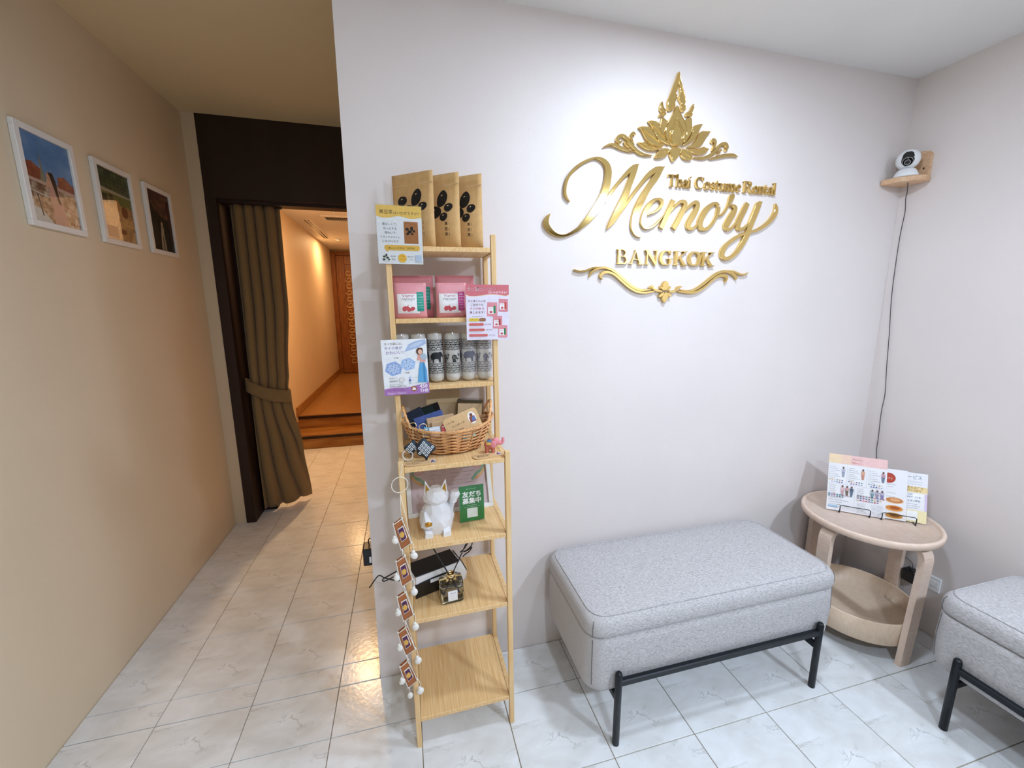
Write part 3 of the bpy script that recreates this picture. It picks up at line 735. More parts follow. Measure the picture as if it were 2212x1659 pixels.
# the word in script
root = thing('script_lettering', 'large gold script word with sweeping swashes mounted on the white wall', 'wall lettering', (1.17, 0, 1.75))
def rel(st, o=(1.17, 1.75)): return [(p[0] - o[0], p[1] - o[1]) + tuple(p[2:]) for p in st]
for ch, strokes in MEMORY.items():
    b = MB()
    for i, st in enumerate(strokes): b.ribbon(rel(st), -.0115 - .00025 * (i % 3), SIGN_BACK, 'gold', bev=.0013)
    b.build('letter_' + ch.lower(), root)
# the lotus emblem
root = thing('lotus_emblem', 'gold lotus flower emblem with flame crown above the script word', 'wall emblem', (1.17, 0, 2.1))
o2 = (1.17, 2.1)
for kind, nm, d in (('back', 'side_petal', .0085), ('petal', 'petal', .0105), ('bud', 'bud_petal', .0115), ('mid', 'bud_petal', .0130), ('tear', 'bud_heart', .0145), ('leaf', 'base_leaf', .0120), ('heart', 'heart_petal', .0135), ('flame', 'flame', .0105), ('crown', 'crown_half', .0110)):
    for i, P in enumerate(LOTUS[kind]):
        b = MB(); b.prism(smooth_pts(rel(P, o2), 3, True), -d - .0004 * i, SIGN_BACK, 'gold', bev=.0014); b.build(nm, root)
# raised rims and curls on the emblem
for i, P in enumerate(LOTUS['petal'] + LOTUS['leaf']):
    c = centre(P); q = rel(P, o2); n = len(q); c = (c[0] - o2[0], c[1] - o2[1])
    m0, m1 = q[0], q[n // 2]
    st = [(m0[0] * .75 + c[0] * .25, m0[1] * .75 + c[1] * .25, .001), (c[0], c[1], .0022), (m1[0] * .75 + c[0] * .25, m1[1] * .75 + c[1] * .25, .001)]
    b = MB(); b.ribbon(st, -.0142, -.009, 'gold', bev=.0006); b.build('petal_vein', root)
for x, z, sg, rr in CURLS:
    st = [(x - o2[0] + sg * (.0012 + rr * k) * math.cos(k * .8), z - o2[1] + (.0012 + rr * k) * math.sin(k * .8), .0018) for k in range(9)]
    b = MB(); b.ribbon(st, -.0128, -.007, 'gold', bev=.0005, sub=2); b.build('curl', root)
# bright raised rims round the petals
for kind, d in (('petal', .0118), ('bud', .0118), ('mid', .0133), ('tear', .0148), ('leaf', .0124), ('heart', .0138), ('flame', .0110), ('crown', .0114), ('back', .0091)):
    for P in LOTUS[kind]:
        q = smooth_pts(inset(rel(P, o2) if sum(P[i][0] * P[(i + 1) % len(P)][1] - P[(i + 1) % len(P)][0] * P[i][1] for i in range(len(P))) > 0 else rel(P, o2)[::-1], .0012), 3, True)
        b = MB(); b.tube([(x, -d, z) for x, z in q], .0011, 'gold', 5, closed=True); b.build('rim', root)
for st in SCROLL:
    b = MB(); b.ribbon(rel(st, o2), -.0112, SIGN_BACK, 'gold', bev=.0014); b.build('scroll', root)
# lower flourish
root = thing('scroll_ornament', 'gold double curl flourish with a small flower under the lettering', 'wall ornament', (1.17, 0, 1.52))
o3 = (1.17, 1.52)
for nm in ('ribbon', 'curl'):
    for i, st in enumerate(FLOURISH[nm]):
        b = MB(); b.ribbon(rel(st, o3), -.0112 - .0004 * (i % 3), SIGN_BACK, 'gold', bev=.0011); b.build(nm, root)
for i, P in enumerate(FLOWER):
    b = MB(); b.prism(smooth_pts(rel(P, o3), 3, True), -.0125 - .0003 * i, SIGN_BACK, 'gold', bev=.0012); b.build('petal', root)

# roman letters built from stems, bowls and serifs; cap height 1
SF = .055
def stem(x, z0, z1, w): return [(x, z0, w), (x, z1, w)]
def ser(x0, x1, z): return [(x0, z, SF), (x1, z, SF)]
GL = {
 'B': (.86, [stem(.14, 0, 1, .2), ser(-.02, .4, .027), ser(-.02, .4, .973), [(.15, .97, .055), (.42, .965, .07), (.62, .87, .17), (.65, .75, .2), (.6, .62, .17), (.42, .525, .07), (.15, .52, .055)], [(.15, .52, .055), (.48, .52, .08), (.69, .41, .18), (.73, .28, .21), (.66, .12, .17), (.46, .032, .07), (.15, .03, .055)]]),
 'A': (.98, [[(.1, 0, .07), (.44, 1, .07)], [(.42, 1.0, .14), (.8, 0, .2)], ser(.22, .68, .33), ser(-.03, .25, .027), ser(.6, 1.0, .027)]),
 'N': (.96, [stem(.14, 0, .98, .085), [(.1, .98, .2), (.8, .02, .2)], stem(.8, 0, 1, .085), ser(-.04, .24, .973), ser(-.02, .3, .027), ser(.64, .96, .973)]),
 'G': (.93, [[(.76, .78, .07), (.63, .94, .09), (.44, .97, .08), (.22, .86, .16), (.11, .5, .21), (.22, .14, .16), (.44, .03, .08), (.64, .06, .09), (.74, .18, .14)], stem(.75, .08, .42, .16), ser(.54, .94, .43), stem(.765, .7, 1.0, .04)]),
 'K': (.94, [stem(.14, 0, 1, .2), ser(-.02, .33, .027), ser(-.02, .33, .973), [(.76, .96, .08), (.24, .42, .08)], [(.38, .58, .16), (.78, .0, .2)], ser(.56, .94, .973), ser(.56, .99, .027)]),
 'O': (.88, [[(.44, .97, .08), (.22, .87, .16), (.11, .5, .21), (.22, .13, .16), (.44, .03, .08), (.66, .13, .16), (.77, .5, .21), (.66, .87, .16), (.44, .97, .08)]]),
 'T': (.82, [stem(.41, 0, 1, .17), ser(.02, .8, .965), stem(.035, .78, .99, .05), stem(.785, .78, .99, .05), ser(.24, .58, .027)]),
 'C': (.82, [[(.72, .76, .08), (.62, .92, .1), (.44, .97, .08), (.22, .86, .16), (.11, .5, .2), (.22, .14, .16), (.44, .03, .08), (.62, .06, .06), (.74, .18, .05)], stem(.735, .7, .98, .05)]),
 'R': (.9, [stem(.14, 0, 1, .18), ser(-.02, .36, .027), ser(-.02, .4, .973), [(.15, .97, .055), (.42, .965, .07), (.62, .86, .16), (.64, .73, .19), (.58, .58, .16), (.42, .5, .07), (.15, .5, .055)], [(.36, .5, .12), (.78, .02, .17)], ser(.62, .96, .027)]),
 'h': (.6, [stem(.12, 0, 1.06, .14), [(.12, .46, .05), (.24, .61, .07), (.39, .62, .11), (.45, .48, .14), (.45, 0, .14)], ser(-.02, .25, .027), ser(.32, .58, .027), ser(-.03, .12, 1.03)]),
 'a': (.52, [[(.06, .5, .1), (.18, .64, .07), (.33, .59, .12), (.37, .42, .14), (.37, .08, .14), (.5, .03, .05)], [(.36, .38, .05), (.18, .33, .07), (.08, .17, .13), (.16, .04, .08), (.36, .14, .05)]]),
 'i': (.3, [stem(.14, 0, .64, .14), ser(0, .28, .027), ser(0, .14, .62), [(.1, .8, .06), (.15, .87, .13), (.24, .96, .04)]]),
 'o': (.56, [[(.27, .63, .06), (.13, .55, .12), (.08, .32, .14), (.13, .09, .12), (.27, .02, .06), (.41, .09, .12), (.46, .32, .14), (.41, .55, .12), (.27, .63, .06)]]),
 's': (.44, [[(.36, .52, .06), (.22, .63, .06), (.09, .51, .11), (.22, .34, .15), (.36, .17, .12), (.22, .02, .06), (.06, .13, .06)]]),
 't': (.38, [[(.16, .84, .03), (.15, .62, .13), (.15, .14, .14), (.22, .03, .08), (.36, .09, .04)], ser(0, .34, .605)]),
 'u': (.62, [[(.12, .63, .14), (.12, .18, .14), (.22, .03, .09), (.4, .1, .05)], stem(.46, 0, .63, .14), ser(-.02, .12, .605), ser(.34, .46, .605), ser(.46, .58, .027)]),
 'm': (.92, [stem(.12, 0, .63, .14), [(.12, .46, .05), (.22, .6, .07), (.36, .61, .11), (.42, .48, .14), (.42, 0, .14)], [(.42, .46, .05), (.52, .6, .07), (.68, .61, .11), (.74, .48, .14), (.74, 0, .14)], ser(-.02, .25, .027), ser(.3, .54, .027), ser(.62, .88, .027), ser(-.02, .12, .605)]),
 'n': (.6, [stem(.12, 0, .63, .14), [(.12, .46, .05), (.24, .6, .07), (.39, .61, .11), (.45, .48, .14), (.45, 0, .14)], ser(-.02, .25, .027), ser(.32, .58, .027), ser(-.02, .12, .605)]),
 'e': (.48, [[(.08, .36, .045), (.38, .36, .05), (.38, .5, .1), (.25, .63, .06), (.11, .53, .12), (.07, .3, .14), (.14, .09, .12), (.27, .02, .07), (.41, .13, .04)]]),
 'l': (.32, [stem(.14, 0, 1.06, .15), ser(-.02, .3, .027), ser(-.03, .14, 1.03)]),
}
def roman(root, word, x0, x1, z, cap, o, depth=.0115):
    W = sum(GL[c][0] for c in word)
    kx = (x1 - x0) / W; x = x0; n = {}
    for c in word:
        adv, st = GL[c]
        b = MB()
        for i, s in enumerate(st):
            q = [(x + p[0] * kx - o[0], z + p[1] * cap - o[1], p[2] * (kx + cap) / 2) for p in s]
            b.ribbon(q, -depth - .0002 * (i % 4), SIGN_BACK, 'gold', bev=.0008, sub=4 if len(s) > 2 else 1)
        b.build('letter', root)
        x += adv * kx
BG = [0.9486, 0.9974, 1.0014, 1.0598, 1.0673, 1.1247, 1.1279, 1.188, 1.1956, 1.2534, 1.2564, 1.3198, 1.3193, 1.3796]
root = thing('city_lettering', 'row of seven gold serif capitals centred below the script word', 'wall lettering', (1.16, 0, 1.6))
for c, a0, a1 in (('B', BG[0], BG[1]), ('A', BG[2], BG[3]), ('N', BG[4], BG[5]), ('G', BG[6], BG[7]), ('K', BG[8], BG[9]), ('O', BG[10], BG[11]), ('K', BG[12], BG[13])):
    roman(root, c, a0, a1, 1.5942, .0538, (1.16, 1.6))
root = thing('tagline_lettering', 'line of three small gold serif words at upper right of the script', 'wall lettering', (1.39, 0, 1.88))
for w, a0, a1 in (('Thai', 1.1448, 1.2494), ('Costume', 1.2655, 1.4802), ('Rental', 1.4914, 1.6527)):
    roman(root, w, a0, a1, 1.8812, .0422, (1.39, 1.88), depth=.0115)

# ------------------------------------------------------------------ ottomans
def rrect_pts(x0, x1, y0, y1, r, n=6):
    P = []
    for cx, cy, a0 in ((x1 - r, y1 - r, 0), (x0 + r, y1 - r, 90), (x0 + r, y0 + r, 180), (x1 - r, y0 + r, 270)):
        for k in range(n + 1):
            a = math.radians(a0 + 90 * k / n); P.append((cx + r * math.cos(a), cy + r * math.sin(a)))
    return P
def loft(mb, rings, m, smooth=True):
    n = len(rings[0]); vs = [p for r in rings for p in r]; fs = []
    for i in range(len(rings) - 1):
        for j in range(n):
            fs.append((i * n + j, i * n + (j + 1) % n, (i + 1) * n + (j + 1) % n, (i + 1) * n + j))
    fs.append(tuple(range(n - 1, -1, -1))); fs.append(tuple((len(rings) - 1) * n + j for j in range(n)))
    mb.add(vs, fs, m, smooth)
def ottoman(label, loc, rot):
    t = thing('ottoman', label, 'ottoman', loc, rot, 'grey upholstered ottomans')
    hx, hy = .512, .212
    b = MB()
    def ring(ix, z, r): return [(x, y, z) for x, y in rrect_pts(-hx + ix, hx - ix, -hy + ix, hy - ix, r)]
    loft(b, [ring(.05, .1885, .05), ring(.016, .1895, .055), ring(.006, .194, .06), ring(.002, .205, .06), ring(.0, .24, .06), ring(-.002, .30, .06), ring(.0, .36, .06), ring(.001, .383, .06), ring(.007, .389, .06), ring(.02, .390, .06)], 'grey_fabric')
    b.build('base', t)
    b = MB()
    R = []
    for ix, z, r in ((.02, .3905, .06), (.008, .391, .06), (.001, .396, .06), (-.002, .41, .06), (-.001, .435, .06), (.004, .448, .06), (.012, .4565, .06), (.022, .4605, .055), (.06, .4635, .05), (.12, .466, .04), (.19, .467, .018)): R.append(ring(ix, z, r))
    loft(b, R, 'grey_fabric'); b.build('cushion', t)
    b = MB(); b.tube([(p[0], p[1], .4605) for p in rrect_pts(-hx + .018, hx - .018, -hy + .018, hy - .018, .056)], .0022, 'grey_fabric', 6, closed=True); b.build('piping', t)
    for sx in (-1, 1):
        k = 17 if sx < 0 else 24
        b = MB(); b.tube([ring(ix - .0006, z, .06)[k] for ix, z in ((.002, .216), (.0, .24), (-.002, .30), (.0, .36), (.001, .383))], .0011, 'seam_thread', 5); b.build('corner_seam', t)
        b = MB(); b.tube([ring(ix - .0006, z, .06)[k] for ix, z in ((.001, .396), (-.002, .41), (-.001, .435), (.004, .448))], .0011, 'seam_thread', 5); b.build('cushion_seam', t)
        for sy in (-1, 1):
            b = MB(); y = sy * .229 if sy < 0 else .19
            b.tube([(sx * .415, y, 0), (sx * .415, y, .268), (sx * .415, y, .276)], [.0115, .0115, .008], 'black_metal', 14); b.build('leg', t)
        b = MB(); b.box(sx * .415 - .008, sx * .415 + .008, -.226, .19, .164, .187, 'black_metal', bev=.002); b.build('cross_rail', t)
    b = MB(); b.box(-.415, .415, -.237, -.219, .226, .248, 'black_metal', bev=.003); b.build('front_rail', t)
    b = MB(); b.box(-.415, .415, .182, .198, .166, .186, 'black_metal', bev=.003); b.build('rear_rail', t)
    return t
ottoman('grey ottoman in front of the white wall, below the gold sign', (1.188, -.229, 0), (0, 0, 0))
ottoman('grey ottoman against the right wall, cut off by the frame', (2.118, -1.115, 0), (0, 0, -PI / 2))

# ------------------------------------------------------------------ round side table
TX, TY = 2.079, -.252
t = thing('side_table', 'round pale birch side table with a lower tray in the corner', 'side table', (TX, TY, 0))
b = MB(); b.lathe([(0, .513), (.228, .513), (.232, .516), (.2325, .534), (.229, .5365), (.224, .533), (.222, .5295), (0, .5295)], 'birch', n=64)
top = b.build('table_top', t)
b = MB(); b.lathe([(.2325, .513), (.238, .515), (.2395, .536), (.236, .5415), (.229, .5412), (.2245, .536), (.2235, .530)], 'birch_edge', n=64); b.build('rim', t)
b = MB(); b.lathe([(0, .075), (.205, .075), (.205, .07), (.209, .07), (.2115, .074), (.2115, .165), (.209, .168), (.204, .168), (.2025, .165), (.2025, .09), (0, .09)], 'birch', n=64); b.build('lower_tray', t)
def bent_leg(ang, lean=0.):
    b = MB(); w = .026; th = .021
    path = [(.222 + lean * 0, 0), (.222, .20), (.222, .40), (.222, .450), (.2215, .460), (.2195, .471), (.2155, .4815), (.2095, .490), (.2015, .4965), (.192, .5005), (.182, .502), (.14, .502), (.10, .502)]
    vs = []; k = len(path)
    for i, (r, z) in enumerate(path):
        p0, p1 = path[max(i - 1, 0)], path[min(i + 1, k - 1)]
        d = Vector((p1[0] - p0[0], p1[1] - p0[1])).normalized(); n = Vector((d.y, -d.x)) * th / 2
        sh = lean * (1 - z / .5)
        for (rr, zz) in ((r + n.x, z + n.y), (r - n.x, z - n.y)):
            for s in (-w, w):
                vs.append((rr, s + sh, max(zz, 0)))
    fs = []
    for i in range(k - 1):
        a, c = i * 4, i * 4 + 4
        fs += [(a, a + 1, c + 1, c), (a + 2, c + 2, c + 3, a + 3), (a, c, c + 2, a + 2), (a + 1, a + 3, c + 3, c + 1)]
    fs += [(0, 2, 3, 1), (k * 4 - 4, k * 4 - 3, k * 4 - 1, k * 4 - 2)]
    b.add(vs, fs, 'birch_edge'); o = b.build('leg', t); o.rotation_euler = (0, 0, ang); return o
for a in (0, PI / 2, PI): bent_leg(a)
bent_leg(-PI / 2, -.028)

# menu sheets on a wire stand
MX, MY, MZ = 2.098, -.262, .5415
yaw = math.atan2(-.226, .257)
stand = thing('menu_stand', 'black wire easel stand on the round side table', 'stand', (MX, MY, .5295), (0, 0, yaw))
W = 'black_metal'
for x0, x1 in ((-.125, -.02), (.02, .13)):
    b = MB(); b.tube([(x0, -.022, .004), (x0, -.024, .02), (x0, -.022, .034), (x0 + .006, -.021, .037), (x1 - .006, -.021, .037), (x1, -.022, .034), (x1, -.024, .02), (x1, -.022, .004)], .0018, W, 6); b.build('front_loop', stand)
b = MB(); b.tube([(-.135, .012, .004), (.14, .012, .004)], .002, W, 6); b.build('base_wire', stand)
for x in (-.125, -.02, .02, .13):
    b = MB(); b.tube([(x, -.022, .004), (x, .012, .004), (x, .07, .003)], .0018, W, 6); b.build('foot_wire', stand)
for x in (-.06, .07):
    b = MB(); b.tube([(x, .012, .004), (x, .058, .16)], .0018, W, 6); b.tube([(x, .058, .16), (x, .085, .003)], .0018, W, 6); b.build('back_leg', stand)
def sheet(name, label, cat, x, y, w, h, pw, ph, lean, prn, m='paper_white', z=.5365, group=None, roll=0., th=.0012):
    o = thing(name, label, cat, (MX + x * math.cos(yaw) - y * math.sin(yaw), MY + x * math.sin(yaw) + y * math.cos(yaw), z), (-lean, roll, yaw), group)
    b = MB(); b.box(-w / 2, w / 2, 0, th, 0, h, m); b.build('sheet', o)
    if prn:
        prn.v = [(x * w / pw, y, z_ * h / ph) for x, y, z_ in prn.v]; prn.build('print', o)
    return o
LEAN = .30
# costume price list
p = Print(-.0001); w, h = .178, .182
p.rect(-w / 2, w / 2, h - .03, h, '#f3d9b4'); p.rect(-.02, w / 2, h - .03, h, '#efc6c3'); p.rect(-.052, -.02, h - .03, h, '#f2d0bb')
p.text('Memory', 0, h - .0165, .03, '#a87a52', align='C'); p.text('衣装メニュー', 0, h - .0255, .038, '#c46a52', align='C')
for gx in (-.03, .03): p.rect(gx - .0004, gx + .0004, h - .095, h - .034, '#c9cdd2')
p.rect(-w / 2 + .005, w / 2 - .005, h - .0962, h - .0955, '#c9cdd2'); p.rect(-.0044, -.0036, .006, h - .096, '#c9cdd2'); p.rect(-w / 2 + .005, -.004, .048, .0487, '#c9cdd2')
def figure(p, x, z, hh, cols, ww=.006):
    p.poly([(x - ww * .5, z), (x + ww * .5, z), (x + ww * .8, z + hh * .45), (x + ww, z + hh * .7), (x - ww, z + hh * .72), (x - ww * .8, z + hh * .4)], cols[0])
    p.poly([(x - ww * .9, z + hh * .5), (x + ww * .9, z + hh * .45), (x + ww, z + hh * .74), (x - ww, z + hh * .74)], cols[1])
    p.ell(x, z + hh * .85, ww * .5, ww * .62, '#6b5048', n=10)
for i, gx in enumerate((-.088, -.028, .032)):
    for k in range(7): p.scribble(gx + .002, h - .042 - k * .0062, .018 + .008 * (k % 3), .0022, '#8b929a')
    figure(p, gx + .046, h - .073, .036, [('#9aa0b2', '#b6b8c6'), ('#c98f78', '#d8a78f'), ('#6f7f92', '#c99aa6')][i])
    for k in range(6): p.ell(gx + .005 + k * .0078, h - .084, .0026, .0018, RND.choice(['#5d5a6e', '#caa04c', '#7fa39a', '#d8d2c4', '#9fb7cf']), n=8)
    for k in range(5): p.ell(gx + .012 + k * .0078, h - .0905, .0026, .0018, RND.choice(['#7a86b8', '#48629e', '#8c5f9a', '#b9a6c4', '#9fb7cf']), n=8)
for k in range(6): p.scribble(-.084, h - .103 - k * .0062, .02, .0022, '#8b929a')
for k, c in enumerate((('#c9a0a4', '#d9b8ba'), ('#6d6254', '#c9a0a4'), ('#64748a', '#4f6174'))): figure(p, -.042 + k * .014, h - .131, .034, c, .0058)
for r in range(2):
    for k in range(9 - 3 * r): p.ell(-.083 + k * .0085, .0455 + .006 * (1 - r), .003, .002, RND.choice(['#4c7f86', '#b6a7c9', '#c3514e', '#5b6f74', '#d9b7b0', '#3f7f95']), n=8)
for k in range(4): p.scribble(-.084, .040 - k * .007, .04 + .02 * (k % 2), .0026, '#7d848c')
p.rect(-.084, -.055, .010, .0155, '#9cc0dc')
for k in range(5): p.scribble(.002, h - .103 - k * .0062, .02, .0022, '#8b929a')
for k in range(3): figure(p, .048 + k * .0145, h - .124, .026, (('#6f8f9a', '#a9b6bf'), ('#9a8fa6', '#b3aebc'), ('#7f7aa0', '#b7b3c4'))[k], .006)
for r in range(3):
    for k in range(10 - r): p.ell(.006 + k * .0084, .0575 - r * .0068, .0031, .002, RND.choice(['#a06a8c', '#6f86b8', '#d2c08f', '#4c5f6a', '#c3514e', '#8a6a9a', '#5f9a92', '#d98f9a']), n=8)
for k in range(8): p.scribble(.004, .034 - k * .0042, .025, .0018, '#8b929a'); p.scribble(.046, .034 - k * .0042, .034, .0018, '#8b929a')
sheet('menu_card', 'printed price list with costume pictures and a peach header, leftmost on the stand', 'menu', -.0685, -.012, .205, .250, w, h, LEAN, p, group='menus on the wire stand')
# drinks sheet
p = Print(-.0001); w, h = .13, .165
p.ell(.008, h - .030, .021, .017, '#b5432f'); p.text('カフェ', -.003, h - .034, .022, '#f0e2d4')
p.scribble(-.02, h - .052, .05, .003, '#70757c'); p.scribble(-.02, h - .06, .04, .003, '#70757c')
for k in range(3): p.scribble(-.03, .085 - k * .012, .06, .0028, '#9aa0a6')
for cz, c1, c2 in ((.062, '#c9814a', '#e0a878'), (.036, '#d98a3c', '#a9551f'), (.012, '#b57f2f', '#7a4a16')):
    p.ell(.028, cz, .029, .0105, '#e9c9a4'); p.ell(.028, cz + .001, .026, .0088, c1); p.ell(.03, cz + .002, .016, .005, c2)
for k in range(3): p.ell(-.036, .05 - k * .02, .004, .004, '#b05a7a', n=10)
sheet('menu_card', 'white drinks menu with brown coffee cups, middle sheet on the stand', 'menu', .034, -.0045, .140, .212, w, h, LEAN, p, group='menus on the wire stand')
# service sheet
p = Print(-.0001); w, h = .15, .170
p.rect(-w / 2, w / 2, h - .068, h - .047, '#efd9a2'); p.rect(-w / 2, w / 2, 0, .042, '#f1e3b4'); p.rect(w / 2 - .008, w / 2, .042, h - .07, '#d9c6e2')
p.text('サービス', -.004, h - .022, .06, '#6a7a96'); p.scribble(0, h - .032, .055, .003, '#9aa3b4'); p.scribble(.004, h - .04, .05, .003, '#9aa3b4')
p.text('撮影もお任せ', .0, h - .0565, .062, '#a8792a'); p.text('着付けの旅行', .0, h - .0655, .055, '#a8792a')
p.rrect(-.03, .064, .078, .098, .004, '#f6f6fa'); p.text('行列時', .004, .0905, .024, '#6a7a96'); p.text('回遊販売・お土産', .004, .083, .05, '#5b6c8c')
p.text('ランタン屋外', .004, .069, .05, '#5b6c8c'); p.scribble(.004, .061, .04, .003, '#8a94a8'); p.scribble(.004, .054, .048, .003, '#8a94a8'); p.scribble(.006, .047, .04, .003, '#8a94a8')
p.rect(.012, .046, .006, .038, '#f4f4f2'); p.scribble(.0, .002, .06, .002, '#a89a78')
sheet('menu_card', 'cream and lilac service leaflet, rightmost sheet on the stand', 'menu', .096, .003, .150, .206, w, h, LEAN, p, group='menus on the wire stand')

# ------------------------------------------------------------------ security camera on a corner bracket
br = thing('corner_bracket', 'small wooden corner shelf bracket high in the corner', 'wall bracket', (XR, 0, 1.955))
pl = [(-.003, -.003), (-.128, -.003), (-.130, -.018), (-.118, -.062), (-.088, -.098), (-.045, -.116), (-.016, -.112), (-.003, -.108)]
b = MB(); n = len(pl)
vs = [(x, y, 0) for x, y in pl] + [(x, y, .020) for x, y in pl]
b.add(vs, [tuple(range(n)), tuple(range(2 * n - 1, n - 1, -1))] + [(i, n + i, n + (i + 1) % n, (i + 1) % n) for i in range(n)], 'bracket_wood'); b.build('shelf', br)
b = MB(); q = [(-.105, 0), (-.003, 0), (-.003, .11), (-.075, .11), (-.095, .104), (-.105, .09)]
vs = [(-.0145, y, z + .017) for y, z in q] + [(-.0005, y, z + .017) for y, z in q]; n = len(q)
b.add(vs, [tuple(range(n)), tuple(range(2 * n - 1, n - 1, -1))] + [(i, n + i, n + (i + 1) % n, (i + 1) % n) for i in range(n)], 'bracket_wood'); o = b.build('side_plate', br)
for zz in (.055,):
    b = MB(); b.lathe([(0, -.001), (.004, 0), (0, .0012)], 'step_nosing', n=12); b.build('screw', br, loc=(-.0148, -.085, zz), rot=(0, -PI / 2, 0))
sc = thing('security_camera', 'white dome security camera with a black lens window on the corner bracket', 'camera', (2.268, -.062, 1.9755))
b = MB(); b.lathe([(.040, 0), (.042, .002), (.041, .008), (.036, .020), (.029, .030), (.022, .034), (0, .034)], 'white_plastic', n=32, c=(0, 0, 0)); b.build('base', sc)
b = MB(); b.ball((0, 0, 0), .0405, 'white_plastic', 32, 20); head = b.build('head', sc, loc=(0, 0, .0705))
dirv = (cam.matrix_world.translation - Vector((2.268, -.062, 2.046))).normalized()
dirv = (dirv + Vector((-.06, -.02, -.10))).normalized()
head.rotation_euler = dirv.to_track_quat('-Y', 'Z').to_euler()
# dark window wrapped on the ball, then lens rings
def cap_patch(mb, rad, u0, u1, v0, v1, m, nu=16, nv=40, taper=None):
    vs = []
    for j in range(nv + 1):
        v = v0 + (v1 - v0) * j / nv; k = taper((v - v0) / (v1 - v0)) if taper else 1
        for i in range(nu + 1):
            u = (u0 + (u1 - u0) * i / nu) * k
            vs.append((rad * math.sin(u) * math.cos(v), -rad * math.cos(u) * math.cos(v), rad * math.sin(v)))
    fs = [(j * (nu + 1) + i, j * (nu + 1) + i + 1, (j + 1) * (nu + 1) + i + 1, (j + 1) * (nu + 1) + i) for j in range(nv) for i in range(nu)]
    mb.add(vs, fs, m, True)
b = MB(); cap_patch(b, .0411, -.52, .52, -.55, .95, 'black_gloss', taper=lambda s: min(1, math.sin(min(1, s * 3.0) * PI / 2)) * (1 if s < .85 else max(.55, 1 - (s - .85) * 2.2))); b.build('lens_window', head)
for r0, r1, mm in ((.0165, .0180, 'steel'), (.0085, .0100, 'steel')):
    b = MB(); b.lathe([(r0, .0), (r0, .0016), (r1, .0016), (r1, .0)], mm, n=28); b.build('lens_ring', head, loc=(0, -.0395 if r0 > .01 else -.0408, -.006 if r0 < .01 else -.004), rot=(PI / 2 + .12, 0, 0))
b = MB(); b.lathe([(0, 0), (.0085, 0), (.0085, .001), (0, .0035)], 'black_gloss', n=24); b.build('lens', head, loc=(0, -.0408, -.006), rot=(PI / 2 + .12, 0, 0))
b = MB(); b.ball((0, 0, 0), .0012, 'white_plastic', 8, 6); b.build('indicator', head, loc=(0, -.0412, .0085))

# camera cable down the corner
b = MB()
pts = [(2.275, -.07, 1.957), (2.292, -.06, 1.950), (2.3335, -.035, 1.93), (2.334, -.033, 1.90), (2.338, -.036, 1.845), (2.338, -.032, 1.764), (2.338, -.032, 1.644), (2.338, -.037, 1.479), (2.338, -.052, 1.31), (2.338, -.065, 1.138), (2.338, -.075, 1.029), (2.338, -.072, .939), (2.338, -.077, .825), (2.338, -.082, .722), (2.335, -.12, .62), (2.333, -.165, .50), (2.333, -.195, .40), (2.334, -.21, .33), (2.334, -.25, .30), (2.333, -.28, .297), (2.330, -.298, .288), (2.328, -.303, .272)]
b.tube(smooth_pts(pts, 4), .0016, '#4a4446', 6)
tag(b.build('camera_cable'), 'thin dark cable running down the corner from the security camera', 'cable')
so = thing('wall_socket', 'white wall socket plate low on the right wall behind the table', 'socket', (XR, -.345, .245))
b = MB(); b.box(-.007, 0, -.056, .040, -.037, .030, 'white_plastic', bev=.003); b.build('plate', so)
b = MB(); b.box(-.0105, -.008, -.05, -.02, -.012, .012, 'white_plastic', bev=.001); b.build('socket_face', so)
pa = thing('power_adapter', 'black power adapter plugged into the socket behind the table', 'adapter', (XR - .0105, -.308, .243))
b = MB(); b.box(-.042, 0, -.024, .024, -.030, .026, 'black_plastic', bev=.004); b.build('body', pa)
b = MB(); b.tube([(-.02, .005, .024), (-.02, .005, .034)], .005, 'black_plastic', 10); b.build('strain_relief', pa)

# ------------------------------------------------------------------ bamboo ladder shelf
LX = .299
lad = thing('ladder_shelf', 'tall narrow bamboo ladder shelf with seven tiers against the wall end', 'shelf', (LX, 0, 0), (0, -.012, 0))
SH = {1: 1.613, 2: 1.401, 3: 1.191, 4: .978, 5: .726, 6: .478, 7: .113}
def put(mb, name, parent=lad, label=None): return mb.build(name, parent, label=label)
for sx in (-1, 1):
    x0, x1 = (.150, .166) if sx > 0 else (-.166, -.150)
    b = MB(); b.box(x0, x1, -.306, -.288, 0, .998, 'bamboo_post', bev=.0015); put(b, 'front_post')
    b = MB(); b.box(x0, x1, -.034, -.016, 0, .962, 'bamboo_post', bev=.0015); put(b, 'rear_post')
    b = MB(); b.box(x0, x1, -.166, -.150, .978, 1.652, 'bamboo_post', bev=.0015); put(b, 'upper_front_post')
    b = MB(); b.box(x0, x1, -.034, -.016, .978, 1.632, 'bamboo_post', bev=.0015); put(b, 'upper_rear_post')
    for k, z in SH.items():
        b = MB()
        if k == 4: b.box(x0, x1, -.2875, -.0155, z - .0175, z - .0005, 'bamboo_post', bev=.001)
        elif k > 4: b.box(x0, x1, -.2875, -.0345, z - .0185, z - .0015, 'bamboo_post', bev=.001)
        else: b.box(x0, x1, -.1495, -.0345, z - .0185, z - .0015, 'bamboo_post', bev=.001)
        put(b, 'side_rail')
for k, z in SH.items():
    b = MB(); b.box(-.149, .149, -.304 if k >= 4 else -.164, -.018, z - .0145, z, 'bamboo_shelf', bev=.0012); put(b, 'shelf_board')

